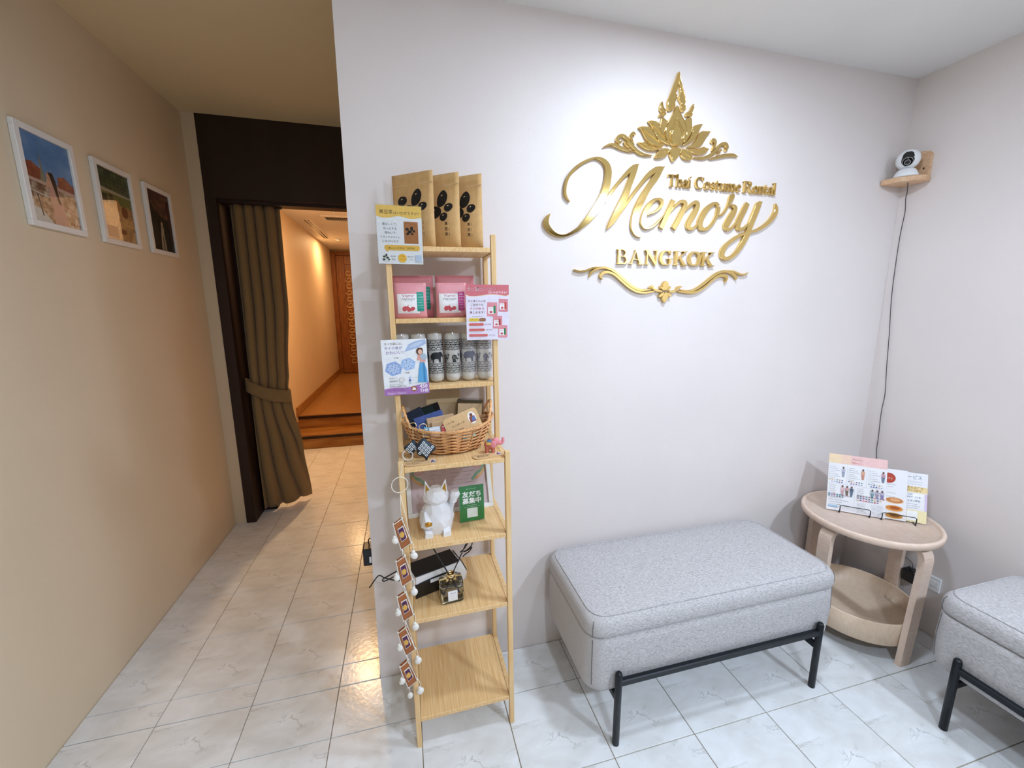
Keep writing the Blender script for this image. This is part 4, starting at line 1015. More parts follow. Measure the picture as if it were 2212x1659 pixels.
# ---- tier 1: three kraft tea pouches
def pouch(mb, w, h, d, m, topflat=.06, n=9, rows=10):
    """stand-up pouch: full at the foot, pressed flat at the top; origin at the middle of the foot"""
    rings = []
    for j in range(rows + 1):
        v = j / rows; z = h * v
        t = d * (math.sin(min(1, .25 + v * 2.5) * PI * .5) if v < .3 else 1) * (1 - max(0, (v - .35) / .55) ** 1.3 if v > .35 else 1)
        t = max(t, .0016); ww = w / 2 * (1 - .012 * math.sin(v * PI))
        ring = []
        for i in range(n + 1):
            u = -1 + 2 * i / n; ring.append((u * ww, -t / 2 * (1 - abs(u) ** 3) - .0006, z))
        for i in range(n + 1):
            u = 1 - 2 * i / n; ring.append((u * ww, t / 2 * (1 - abs(u) ** 3) + .0006, z))
        rings.append(ring)
    loft(mb, rings, m)
def front_y(w, h, d, u, v):
    vv = v / h
    t = d * (math.sin(min(1, .25 + vv * 2.5) * PI * .5) if vv < .3 else 1) * (1 - max(0, (vv - .35) / .55) ** 1.3 if vv > .35 else 1)
    return -max(t, .0016) / 2 * (1 - abs(u / (w / 2)) ** 3) - .0006
def wrap(pr, w, h, d, off=.0006):
    """lay flat print on the swollen front of a pouch"""
    pr.v = [(x, front_y(w, h, d, max(-w / 2, min(w / 2, x)), max(0, min(h, z))) - off + (y * 1.5), z) for x, y, z in pr.v]
def slice_print(pr, step, zstep=None):
    """cut print shapes into narrow upright strips so they can bend round a roll"""
    bm = bmesh.new(); me = bpy.data.meshes.new('tmp'); me.from_pydata(pr.v, [], pr.f)
    me.polygons.foreach_set('material_index', pr.mi); bm.from_mesh(me); bpy.data.meshes.remove(me)
    xs = [v.co.x for v in bm.verts]; x = math.ceil(min(xs) / step) * step
    while x < max(xs):
        bmesh.ops.bisect_plane(bm, geom=bm.verts[:] + bm.edges[:] + bm.faces[:], plane_co=(x, 0, 0), plane_no=(1, 0, 0)); x += step
    if zstep:
        zs = [v.co.z for v in bm.verts]; z = math.ceil(min(zs) / zstep) * zstep
        while z < max(zs):
            bmesh.ops.bisect_plane(bm, geom=bm.verts[:] + bm.edges[:] + bm.faces[:], plane_co=(0, 0, z), plane_no=(0, 0, 1)); z += zstep
    bm.verts.index_update()
    pr.v = [v.co[:] for v in bm.verts]; pr.f = [tuple(v.index for v in f.verts) for f in bm.faces]; pr.mi = [f.material_index for f in bm.faces]; pr.sm = [False] * len(pr.f)
    bm.free()
TB = ['kraft paper tea pouch with black bean print, front left behind the yellow card', 'kraft paper tea pouch with black bean print, middle of the three', 'kraft paper tea pouch with black bean print, rightmost of the three']
ang = math.atan2(-.094, .125)
bw, bh, bd = .150, .226, .030
for i, (cx, cy) in enumerate(((.205, -.079), (.2835, -.077), (.3545, -.076))):
    t = thing('tea_pouch', TB[i], 'tea pouch', (cx, cy, SH[1] - .003), (0, 0, ang), 'kraft tea pouches on the top shelf')
    b = MB(); pouch(b, bw, bh, bd, 'kraft'); b.build('bag', t)
    b = MB(); b.box(-bw / 2 + .001, bw / 2 - .001, -.0026, .0026, bh - .034, bh - .0325, 'kraft_pale'); b.build('zip_seal', t)
    p = Print(0)
    def bean(cx, cz, rx, rz, rot):
        P = []
        for k in range(22):
            a = 2 * PI * k / 22; x, z = rx * math.cos(a), rz * math.sin(a) * (1 + .06 * math.cos(3 * a))
            P.append((cx + x * math.cos(rot) - z * math.sin(rot), cz + x * math.sin(rot) + z * math.cos(rot)))
        p.poly(P, 'bean_ink')
        p.line([(cx - rx * .25, cz + rz * .35), (cx + rx * .05, cz + rz * .45)], .0026, 'kraft_pale')
    for q in ((-.034, .146, .018, .015, .2), (.018, .152, .017, .026, -.35), (-.008, .113, .024, .019, .1), (.040, .125, .015, .012, .4), (.024, .098, .014, .012, .6), (-.034, .097, .015, .012, -.3)): bean(*q)
    slice_print(p, .012, .02); wrap(p, bw, bh, bd)
    p2 = Print(0)
    for k, ch in enumerate('黒豆茶'): p2.text(ch, .028, .072 - k * .0155, .0098, '#3a2a18', bold=.02); p2.rect(.042, .0434, .0765 - k * .0155, .079 - k * .0155, '#3a2a18'); p2.rect(.042, .0434, .0725 - k * .0155, .075 - k * .0155, '#3a2a18')
    wrap(p2, bw, bh, bd); p2.build('lettering', t)
    p.build('print', t)

# ---- three hanging price cards
def card(name, label, x0, x1, z0, z1, y, pr, m='paper_white', roll=0., margin=.003):
    o = thing(name, label, 'price card', ((x0 + x1) / 2, y, z0), (0, roll, 0), 'price cards hung on the ladder shelf')
    w, h = x1 - x0, z1 - z0
    b = MB(); b.box(-w / 2, w / 2, 0, .0012, 0, h, m); b.build('sheet', o)
    if margin:
        b = MB(); b.box(-w / 2 - margin, w / 2 + margin, -.0012, -.0009, -margin, h + margin, 'clear_sheet'); b.build('clear_sleeve', o)
    b = MB(); b.box(-.006, .006, .0013, .0055, h * .45, h * .55, 'white_plastic'); b.build('sticky_tab', o)
    pr.build('print', o)
    return o
w, h = .127, .162
p = Print(-.0001)
top = [(-w / 2, h), (-w / 2, h - .030)] + [(-w / 2 + w * k / 12, h - .032 + .003 * math.sin(k * .9 + 2.6)) for k in range(1, 12)] + [(w / 2, h - .031), (w / 2, h)]
p.poly(top, '#eec25c')
p.text('黒豆茶', -.054, h - .024, .037, '#4c3a20'); p.text('はいかがですか？', -.015, h - .0245, .071, '#5f4a2a')
for k, s in enumerate(('香ばしくて、', 'ほっとする', '味わいで', 'リラックスタイム', 'にもぴったり')):
    ww = (.042, .036, .030, .055, .044)[k]; p.text(s, -.027, h - .055 - k * .0118, ww, '#6d737c', align='C')
p.rect(.012, .052, .058, .119, '#a86a38'); p.poly([(.012, .119), (.052, .116), (.052, .119)], '#b87c48')
for q in ((.021, .098, .005, .004), (.034, .100, .0045, .006), (.028, .091, .006, .0045), (.040, .093, .004, .0035), (.022, .085, .004, .0035), (.035, .085, .0035, .003)): p.ell(*q, 'bean_ink', n=12)
p.rrect(-.045, .055, .038, .053, .006, '#eab94e'); p.poly([(-.042, .039), (-.036, .033), (-.032, .04)], '#eab94e')
p.text('＼気に入った方はご自宅用に／', .005, .0415, .092, '#4c3f2c', align='C')
for q in ((-.047, .020, .004, .003), (-.041, .024, .003, .004), (-.038, .017, .004, .003), (-.048, .012, .004, .003), (-.034, .012, .003, .0025)): p.ell(*q, '#3c4a36', n=10)
p.rect(-.05, -.033, .0068, .0074, '#6d737c')
p.text('約25杯', -.0285, .019, .014, '#8a8f96'); p.text('税込', -.026, .0105, .010, '#8a8f96')
p.ell(.004, .0165, .0122, .0122, '#eab63c', n=26); p.text('150g', .004, .018, .013, '#b5852a', align='C'); p.text('220THB', .004, .011, .018, '#b5852a', align='C')
p.text('飲み方は', .019, .019, .018, '#8a8f96'); p.text('こちら', .023, .011, .012, '#8a8f96')
p.rect(.0415, .059, .008, .026, '#b9c6dc'); p.scribble(.04, .004, .02, .002, '#9aa0a8')
card('price_card', 'yellow and white card advertising bean tea, in front of the kraft pouches', .0955, .2225, 1.559, 1.721, -.1705, p)
# coffee card
w, h = .1365, .171
p = Print(-.0001)
p.rect(-w / 2, w / 2, 0, h, '#e6dfee')
hd = [(-w / 2, h), (-w / 2, h - .030)] + [(-w / 2 + w * k / 14, h - .032 - .003 * math.sin(k * .5 + .4)) for k in range(1, 14)] + [(w / 2, h - .030), (w / 2, h)]
p.poly([(x, z - .0018 if z < h - .01 else z) for x, z in hd], '#eac9a0'); p.poly(hd, '#cf6f78')
p.text('タイ産コーヒー', -.063, h - .0195, .088, '#f6ecf0', bold=.035); p.text('タイ産コーヒー', -.0625, h - .019, .087, '#8a3f46'); p.text('はいかがですか？', .003, h - .0275, .060, '#f6ecf0')
for k, s in enumerate(('お土産にも人気', 'ご自宅でも', 'タイの味 を', '楽しめます！')):
    p.text(s, -.034, h - .054 - k * .0118, (.055, .04, .046, .047)[k], ('#6d4a48', '#6d4a48', '#c05f78', '#6d4a48')[k], align='C')
def packet(p, x, z, s, c, strip):
    p.poly([(x - .017 * s, z), (x + .012 * s, z - .002 * s), (x + .017 * s, z + .002 * s), (x + .0165 * s, z + .042 * s), (x - .0155 * s, z + .043 * s)], c); p.rect(x - .013 * s, x + .006 * s, z + .007 * s, z + .028 * s, '#f1eef0')
    p.rect(x + .004 * s, x + .011 * s, z + .009 * s, z + .032 * s, strip); p.ell(x - .004 * s, z + .013 * s, .005 * s, .004 * s, '#c85a62', n=10); p.scribble(x - .01 * s, z + .022 * s, .012 * s, .003 * s, '#a85a6a')
packet(p, .050, .088, .92, '#d78892', '#c2463c'); packet(p, .014, .074, 1.0, '#dc8f98', '#2d7f52')
packet(p, .031, .036, .90, '#d98a94', '#a8443e'); packet(p, .048, .007, .90, '#dd929b', '#2d7f52')
p.scribble(-.05, .0725, .034, .0025, '#7a6a70')
p.rrect(-.061, -.028, .058, .068, .0045, '#e8c84c'); p.rrect(-.028, -.007, .058, .068, .0045, '#8f5a30'); p.text('ミディアム', -.057, .0605, .026, '#6d5a20'); p.text('ダーク', -.024, .0605, .013, '#efe0cc')
for k, s in enumerate(('60 THB', '180 THB', '350 THB')):
    z = .0445 - k * .017; ww = (.048, .051, .060)[k]
    p.rrect(-.061, -.061 + ww, z, z + .008, .0038, '#d9726e'); p.text(('DRIP BAG COFFEE', '3 PACK COFFEE', 'ROAST COFFEE 250g')[k], -.057, z + .0025, ww - .008, '#9a3f44', h=.0035)
    p.text(s, -.061 + ww + .004, z + .002, .019, '#8a7f90'); p.scribble(-.058, z - .005, .036, .0018, '#b3a8b8')
card('price_card', 'pink and lilac card advertising coffee, on the right post of the ladder shelf', .347, .4835, 1.3315, 1.5025, -.176, p, margin=0)
# umbrella card
w, h = .1345, .170
p = Print(-.0001)
p.rect(-w / 2, w / 2, 0, h, '#eceef2')
p.text('タイ衣装には、', -.058, h - .016, .052, '#6d4a34'); p.text('タイの傘が', -.058, h - .030, .052, '#8a6aa8'); p.text('かわいい！', -.055, h - .044, .052, '#8a6aa8')
p.poly([(.0, h - .038), (.012, h - .016), (.035, h - .006), (.064, h - .002), (.066, h - .016), (.04, h - .027), (.02, h - .033)], '#a9bcdf'); p.poly([(.012, h - .026), (.03, h - .012), (.06, h - .006), (.05, h - .016), (.03, h - .024)], '#c4d2ea')
def hexa(p, cx, cz, r, c1, c2, dots):
    P = [(cx + r * math.cos(k * PI / 3 + .3), cz + r * .86 * math.sin(k * PI / 3 + .3)) for k in range(6)]; p.poly(P, c1)
    p.poly([(cx + (x - cx) * .72, cz + (z - cz) * .72) for x, z in P], c2)
    for k in range(dots):
        a = k * 2.4; q = r * .75 * math.sqrt((k + .5) / dots); p.ell(cx + q * math.cos(a), cz + q * .8 * math.sin(a), r * .09, r * .06, '#7a93c4' if dots > 12 else '#6f87ba', rot=a, n=8)
hexa(p, -.035, .082, .027, '#93aede', '#b7c9ea', 14); hexa(p, .008, .094, .024, '#a9c4ea', '#b9d0ee', 11)
p.text('ネコ柄', -.033, .1125, .014, '#7a6a58'); p.text('いぬ柄', -.004, .0655, .014, '#7a6a58')
for k, s in enumerate(('UVカット', '晴雨兼用', 'コンパクトサイズ')): p.text(s, -.050, .050 - k * .0095, (.023, .023, .040)[k], '#9a8f84')
p.text('全長35cm 重量約225g', -.050, .0245, .048, '#9a8f84'); p.ell(-.014, .0465, .0082, .0082, '#b9b2a6', n=20); p.ell(-.014, .0465, .0070, .0070, '#e4e2e0', n=20)
for k, c in enumerate(('#b9c0dc', '#4a64a8', '#b5c4c8')): p.ell(.011, .052 - k * .0085, .0036, .0036, c, n=14); p.text(('ラベンダー', 'ネイビー', 'ライトグレー')[k], .017, .050 - k * .0085, (.019, .014, .021)[k], '#8a8f96')
# the woman printed on the card: pink top, long blue skirt
p.poly([(.034, .036), (.064, .034), (.063, .075), (.056, .098), (.044, .098), (.039, .075)], '#5fa6d8'); p.poly([(.052, .036), (.058, .036), (.058, .095), (.053, .095)], '#3f86bc')
p.poly([(.044, .098), (.060, .098), (.064, .118), (.056, .124), (.040, .122), (.036, .106), (.046, .108)], '#dd9f96'); p.poly([(.034, .104), (.058, .108), (.058, .112), (.036, .108)], '#e0a89c')
p.ell(.056, .115, .010, .010, '#a9bccb', rot=.5, n=14); p.ell(.045, .132, .0105, .011, '#5a3a2c', n=16); p.ell(.0465, .130, .0068, .0078, '#e3b8a2', n=14); p.poly([(.036, .135), (.040, .143), (.053, .142), (.055, .136), (.045, .138)], '#5a3a2c')
bd_ = [(-w / 2, 0), (w / 2, 0), (w / 2, .036)] + [(w / 2 - w * k / 14, .031 - .011 * (k / 14) ** .6 + .002 * math.sin(k * .7)) for k in range(1, 14)] + [(-w / 2, .0195)]
p.poly(bd_, '#a874b4'); p.text('＼タイ旅行のお供に／', -.061, .0125, .062, '#7a3a6a'); p.text('Made in Thailand .', -.058, .0035, .058, '#e9dcf0'); p.ell(.021, .0165, .0088, .0088, '#9c5a34', n=22); p.poly([(.015, .014), (.018, .021), (.024, .021), (.027, .017), (.026, .012), (.023, .013), (.019, .012)], '#f0e8e6')
p.text('450', .0385, .0175, .0235, '#f6f0f8', bold=.03); p.text('THB', .0385, .005, .0255, '#f6f0f8', bold=.03)
card('price_card', 'blue and purple umbrella price card hung on the left post', .0905, .225, 1.168, 1.338, -.176, p, roll=-.02, margin=0)

# ---- tier 2: pink coffee pouches
PK = [('small pink coffee pouch with a teal sticker, left front of the second shelf', .1815, -.128, .098, .108, 'teal_ink', 'pink_foil_front', 1),
      ('larger pink coffee pouch with a teal sticker standing behind the left small one', .1930, -.085, .126, .132, 'teal_ink', 'pink_foil', 0),
      ('small pink coffee pouch with a magenta sticker, right front of the second shelf', .3085, -.128, .098, .108, 'magenta_ink', 'pink_foil_front', 1),
      ('larger pink coffee pouch standing behind the right small one', .3250, -.085, .126, .133, 'magenta_ink', 'pink_foil', 0)]
for lab, cx, cy, pw, ph, ink, foil, front in PK:
    t = thing('coffee_pouch', lab, 'coffee pouch', (cx, cy, SH[2] - .0025), (0, 0, -.03), 'pink coffee pouches')
    d = .028 if front else .026
    b = MB(); pouch(b, pw, ph, d, foil); b.build('bag', t)
    p = Print(0)
    lx0, lx1 = -pw * .40, pw * .27
    p.rect(lx0, lx1, ph * .14, ph * .69, '#f0eef0')
    cx_ = (lx0 + lx1) / 2
    p.text('Viamir', cx_, ph * .59, pw * .38, '#a8405a', align='C', bold=.02); p.text('nannan', cx_, ph * .505, pw * .40, '#6a6468', align='C'); p.scribble(cx_ - pw * .1, ph * .475, pw * .2, .0016, '#8a8488')
    for q in ((-.012, .27, .007, .008), (.0, .25, .006, .007), (.012, .27, .0075, .006), (.004, .235, .006, .004), (-.004, .29, .006, .006)): p.ell(cx_ + q[0], ph * q[1], q[2], q[3], '#c8525a', rot=q[0] * 40, n=12)
    p.line([(cx_ - .002, ph * .34), (cx_, ph * .38)], .0016, '#c9a54a'); p.scribble(cx_ - pw * .18, ph * .17, pw * .36, .0014, '#8a8488')
    p.rect(pw * .20, pw * .41, ph * .20, ph * .74, ink)
    for k in range(6): p.scribble(pw * .235, ph * (.66 - k * .075), pw * .14, .0032 if k < 2 else .0018, '#d8ece8')
    slice_print(p, .007, .011); wrap(p, pw, ph, d); p.build('label_print', t)

# ---- tier 3: rolled umbrellas in clear bags
def cyl_map(pr, r, cx=0.):
    out = []
    for x, y, z in pr.v:
        a = (x - cx) / r; rr = r - y * 1.0
        out.append((rr * math.sin(a), -rr * math.cos(a), z))
    pr.v = out
ELE = [(-.021, .0), (-.018, .012), (-.019, .022), (-.014, .030), (-.004, .034), (.006, .033), (.011, .035), (.017, .031), (.020, .024), (.0225, .016), (.021, .013), (.0195, .018), (.017, .021), (.013, .017), (.012, .008), (.0125, .0), (.007, .0), (.006, .010), (.0, .013), (-.007, .011), (-.0095, .007), (-.008, .0), (-.013, .0), (-.0125, .008), (-.0155, .012)]
def roll_print(ink, motif):
    p = Print(-.0002, .00002)
    for z0 in (.030, .106):
        for dz in (0, .003, .030, .033): p.rect(-.046, .046, z0 + dz, z0 + dz + .0011, ink)
        for k in range(6):
            cx = -.038 + k * .0155; cz = z0 + .0172
            for a in range(6): p.ell(cx + .0052 * math.cos(a * PI / 3), cz + .0078 * math.sin(a * PI / 3), .0019, .0024, ink, rot=a * PI / 3, n=8)
            p.ell(cx, cz, .0024, .0028, ink, n=10)
            for dz in (-.0095, .0095): p.poly([(cx + .0078, cz + dz - .003), (cx + .0098, cz + dz), (cx + .0078, cz + dz + .003), (cx + .0058, cz + dz)], ink)
    if motif == 0:
        for ox in (-.047, .001): p.poly([(x + ox, z + .0668) for x, z in ELE], ink)
    else:
        for ox in (-.028, .004, .034):
            for a in range(8): p.ell(ox + .0055 * math.cos(a * PI / 4), .082 + .0065 * math.sin(a * PI / 4), .0022, .003, ink, rot=a * PI / 4, n=8)
            p.ell(ox, .082, .002, .002, ink, n=8)
            p.line([(ox + .008, .070), (ox + .014, .084), (ox + .012, .096)], .0012, ink); p.ell(ox + .014, .090, .0035, .0022, ink, rot=.6, n=8); p.ell(ox + .010, .078, .0035, .0022, ink, rot=-.5, n=8)
            p.poly([(ox - .006, .0665), (ox + .006, .0665), (ox + .003, .074), (ox - .004, .075)], ink)
    slice_print(p, .005)
    return p
RL = ['rolled umbrella in a clear bag, leftmost, mostly hidden by the umbrella card', 'rolled umbrella in a clear bag, second from left, mostly hidden by the umbrella card', 'rolled umbrella with a black elephant band in a clear bag', 'rolled umbrella with black flower bands in a clear bag', 'rolled umbrella with a grey elephant band in a clear bag', 'rolled umbrella with grey flower bands at the right end of the row']
INK = ['#33353a', '#33353a', '#1f2226', '#2b2e30', '#6a6a78', '#777787']
for i in range(6):
    x = .151 + i * .0525
    t = thing('rolled_umbrella', RL[i], 'umbrella', (x, -.105 - .004 * (i % 2), SH[3]), (.0, RND.uniform(-.02, .01), RND.uniform(-.12, .02)), 'rolled umbrellas on the third shelf')
    b = MB(); b.lathe([(0, .002), (.014, .002), (.0215, .008), (.0238, .02), (.0240, .09), (.0238, .150), (.0225, .158), (.012, .160), (.010, .154), (0, .154)], 'cloth_roll', n=28); b.build('fabric', t)
    p = roll_print(INK[i], i % 2); cyl_map(p, .0243); p.build('printed_band', t)
    b = MB(); rings = []
    for j in range(15):
        z = .0008 + .178 * j / 14; rr = .0252 + .0004 * math.sin(j * 2.1)
        if j == 0: rr = .020
        if z > .158: rr *= 1 - (z - .158) * 9
        rings.append([(rr * (1 + .022 * math.sin(5 * a + j * .8)) * math.cos(a), rr * (1 + .022 * math.sin(5 * a + j * .8)) * math.sin(a) * (1 - max(0, z - .158) * 12), z) for a in [2 * PI * k / 26 for k in range(26)]])
    n = 26; vs = [q for r in rings for q in r]; fs = [(a * n + k, a * n + (k + 1) % n, (a + 1) * n + (k + 1) % n, (a + 1) * n + k) for a in range(14) for k in range(n)]
    b.add(vs, fs, 'clear_film', True); b.build('clear_bag', t)

# ---- tier 4: wicker basket and what lies in it
BX, BY, BZ = .284, -.152, SH[4]
bk = thing('wicker_basket', 'oval honey coloured wicker basket with two handles', 'basket', (BX, BY, BZ))
def brim(a): return .074 + .022 * abs(math.cos(a)) ** 3
def bpos(a, v, off=0.):
    rx = .104 + (.1455 - .104) * v ** .8; ry = .080 + (.103 - .080) * v ** .8
    return Vector(((rx + off) * math.cos(a), (ry + off) * math.sin(a), .006 + brim(a) * v))
NS = 26
b = MB(); rows = 14
for j in range(rows):
    v = (j + .3) / rows
    b.tube([bpos(2 * PI * k / 120, v, .0030 * math.cos(NS / 2 * 2 * PI * k / 156 + j * PI)) for k in range(156)], .0023, 'wicker', 6, closed=True)
b.build('weave', bk, kind='stuff')
b = MB()
for k in range(NS):
    a = 2 * PI * (k + .5) / NS; b.tube([bpos(a, 0), bpos(a, .5), bpos(a, .98)], .0024, 'wicker_dark', 6)
b.build('stakes', bk, kind='stuff')
b = MB()
for d in range(2):
    b.tube([bpos(2 * PI * k / 140, 1.0, .0028 * math.cos(40 * 2 * PI * k / 140 + d * PI)) + Vector((0, 0, .0028 * math.sin(40 * 2 * PI * k / 140 + d * PI))) for k in range(140)], .0034, 'wicker', 7, closed=True)
b.build('braided_rim', bk)
b = MB(); b.lathe([(0, .002), (.1, .002), (.104, .008), (0, .008)], 'wicker_dark', n=40, sy=.77); b.build('bottom', bk)
for sx in (-1, 1):
    b = MB()
    for d in range(2):
        pts = []
        for k in range(25):
            s = k / 24; a = (s - .5) * 1.15; q = bpos(a if sx > 0 else PI - a, 1.0)
            pts.append((q.x + (.002 * math.cos(k * 1.3 + d * PI)) - sx * .004 * math.sin(PI * s), q.y + .002 * math.sin(k * 1.3 + d * PI), q.z + .046 * math.sin(PI * s)))
        b.tube(pts, .0032, 'wicker', 7)
    b.build('handle', bk)
def loose(name, label, cat, mb, loc, rot, group=None, part='body'):
    t = thing(name, label, cat, loc, rot, group); mb.build(part, t); return t
def packet_box(w, h, d, m, bev=.001):
    b = MB(); b.box(-w / 2, w / 2, -d / 2, d / 2, 0, h, m, bev=bev); return b
mat('navy_cloth', '#1c2436', .9, var=(80, .2)); mat('black_cloth', '#131416', .9, var=(80, .2)); mat('bottle_green_cloth', '#142420', .9, var=(80, .2)); mat('blue_cloth', '#4a5c96', .85, var=(80, .15)); mat('beige_cloth', '#c9a884', .85, var=(80, .1))
def pouchlet(label, m, x, y, z, w, h, tilt, yaw=0., lean=-.25, strap=False):
    t = thing('fabric_pouch', label, 'pouch', (x, y, z), (lean, tilt, yaw), 'small folded pouches in the basket')
    b = MB(); b.box(-w / 2, w / 2, -.003, .003, 0, h, m, bev=.0018); b.build('body', t)
    b = MB(); b.box(-w / 2 + .002, w / 2 - .002, -.0042, -.0028, h - .020, h - .002, m, bev=.0006); b.build('flap', t)
pouchlet('dark navy folded pouch at the left of the basket', 'navy_cloth', .196, -.150, 1.052, .052, .062, -.42)
pouchlet('dark green folded pouch behind the navy one in the basket', 'bottle_green_cloth', .222, -.140, 1.050, .070, .064, -.36)
pouchlet('black folded pouch, highest of the dark pouches in the basket', 'black_cloth', .245, -.128, 1.050, .060, .070, -.30)
pouchlet('blue folded pouch in front of the black one in the basket', 'blue_cloth', .232, -.166, 1.040, .095, .058, -.28)
pouchlet('beige folded pouch in the middle of the basket', 'beige_cloth', .262, -.182, 1.036, .088, .056, -.14)
pouchlet('second beige folded pouch leaning low in the basket', 'beige_cloth', .268, -.200, 1.030, .080, .050, -.06, lean=-.35)
# kraft packet and clear envelopes standing behind the basket contents
t = thing('paper_packet', 'plain kraft paper packet standing up at the back of the basket', 'packet', (.275, -.088, .990), (-.16, .01, 0))
b = MB(); b.box(-.058, .058, -.004, .004, 0, .165, 'kraft_pale', bev=.0015); b.build('body', t)
b = MB(); b.box(-.058, .058, -.0052, -.0038, .118, .121, 'kraft'); b.build('fold', t)
b = MB(); b.box(-.061, .061, -.0062, -.0058, 0, .169, 'clear_film'); b.build('clear_wrap', t)
for i in range(5):
    t = thing('clear_envelope', ('front clear envelope of the stack at the right back of the basket', 'second clear envelope of the stack in the basket', 'third clear envelope of the stack in the basket', 'fourth clear envelope of the stack in the basket', 'rear clear envelope of the stack in the basket')[i], 'envelope', (.352 + .002 * i, -.128 + .006 * i, .995), (-.10, .08, 0), 'clear envelopes in the basket')
    b = MB(); b.box(-.045, .045, -.0008, .0008, 0, .130 + .001 * i, 'clear_film'); b.build('film', t)
    b = MB(); b.box(-.041, .041, -.0003, .0003, .003, .118, 'kraft_pale'); b.build('insert', t)
# wooden tags with stickers
def sticker(p, x, z, s, cols):
    p.ell(x, z, .013 * s, .020 * s, '#f4f0ee', n=16); p.poly([(x - .010 * s, z - .014 * s), (x + .010 * s, z - .014 * s), (x + .009 * s, z + .004 * s), (x - .008 * s, z + .005 * s)], cols[0])
    p.poly([(x - .002 * s, z - .012 * s), (x + .009 * s, z - .010 * s), (x + .008 * s, z + .002 * s), (x - .001 * s, z + .001 * s)], cols[1]); p.ell(x, z + .009 * s, .005 * s, .0055 * s, '#7a4a38', n=12)
def wood_tag(name, label, loc, rot, w, h, lines, pos):
    t = thing(name, label, 'tag', loc, rot, 'handwritten wooden tags')
    P = []
    for cx, cz, a0 in ((w / 2 - .012, h - .012, 0), (-w / 2 + .012, h - .012, 90), (-w / 2 + .012, .012, 180), (w / 2 - .012, .012, 270)):
        for k in range(5): a = math.radians(a0 + 22.5 * k); P.append((cx + .012 * math.cos(a), cz + .012 * math.sin(a)))
    b = MB(); b.prism(P, -.0012, .0012, 'tag_wood', bev=.0004); b.build('board', t)
    p = Print(-.0013)
    for s, x, z, ww in lines: p.text(s, x, z, ww, '#5a3a20')
    sticker(p, *pos, ('#8a4a3c', '#5a7ab8')); p.build('print', t)
    return t
wood_tag('wooden_tag', 'wooden tag with brown handwriting standing in the basket', (.3315, -.232, 1.046), (-.22, -.36, 0), .112, .066, (('シルク混', -.048, .046, .026), ('ミニポーチ', -.034, .031, .042), ('200 Baht', -.030, .016, .028)), (.034, .038, 1.0))
wood_tag('wooden_tag', 'wooden tag lying flat at the left front edge under the fish charms', (.188, -.2945, SH[4] + .0014), (-PI / 2, 0, .03), .100, .036, (('さかなのお守り', -.046, .018, .055), ('120 Baht', -.046, .007, .040)), (.034, .019, .7))
wood_tag('wooden_tag', 'wooden tag lying flat at the right front edge beside the pink elephant', (.393, -.2905, SH[4] + .0014), (-PI / 2, 0, .16), .098, .034, (('ぞうのお守り', -.044, .019, .052), ('Baht', -.036, .007, .036)), (.034, .018, .65))
# small coloured packets peeping over the rim
for lab, c, x, y, z, w, h, tilt in (('small red packet peeping over the basket rim', '#c2404c', .268, -.226, 1.040, .030, .034, .12), ('small white and blue packet beside the red one in the basket', '#cfd9e6', .236, -.226, 1.036, .034, .034, -.1), ('sky blue packet at the front left of the basket', '#4aa9d2', .212, -.220, 1.036, .032, .032, .2), ('turquoise packet lying under the wooden tag in the basket', '#8ed2d2', .330, -.236, 1.028, .060, .034, -.25), ('small mauve packet between the red packet and the wooden tag', '#a87a8c', .290, -.222, 1.038, .024, .034, .05)):
    t = thing('small_packet', lab, 'packet', (x, y, z), (-.3, tilt, 0), 'small coloured packets in the basket')
    b = MB(); b.box(-w / 2, w / 2, -.002, .002, 0, h, c, bev=.0008); b.build('body', t)
    b = MB(); b.box(-w / 2 + .002, w / 2 - .002, -.0026, -.0018, h - .008, h - .005, 'paper_white'); b.build('header', t)

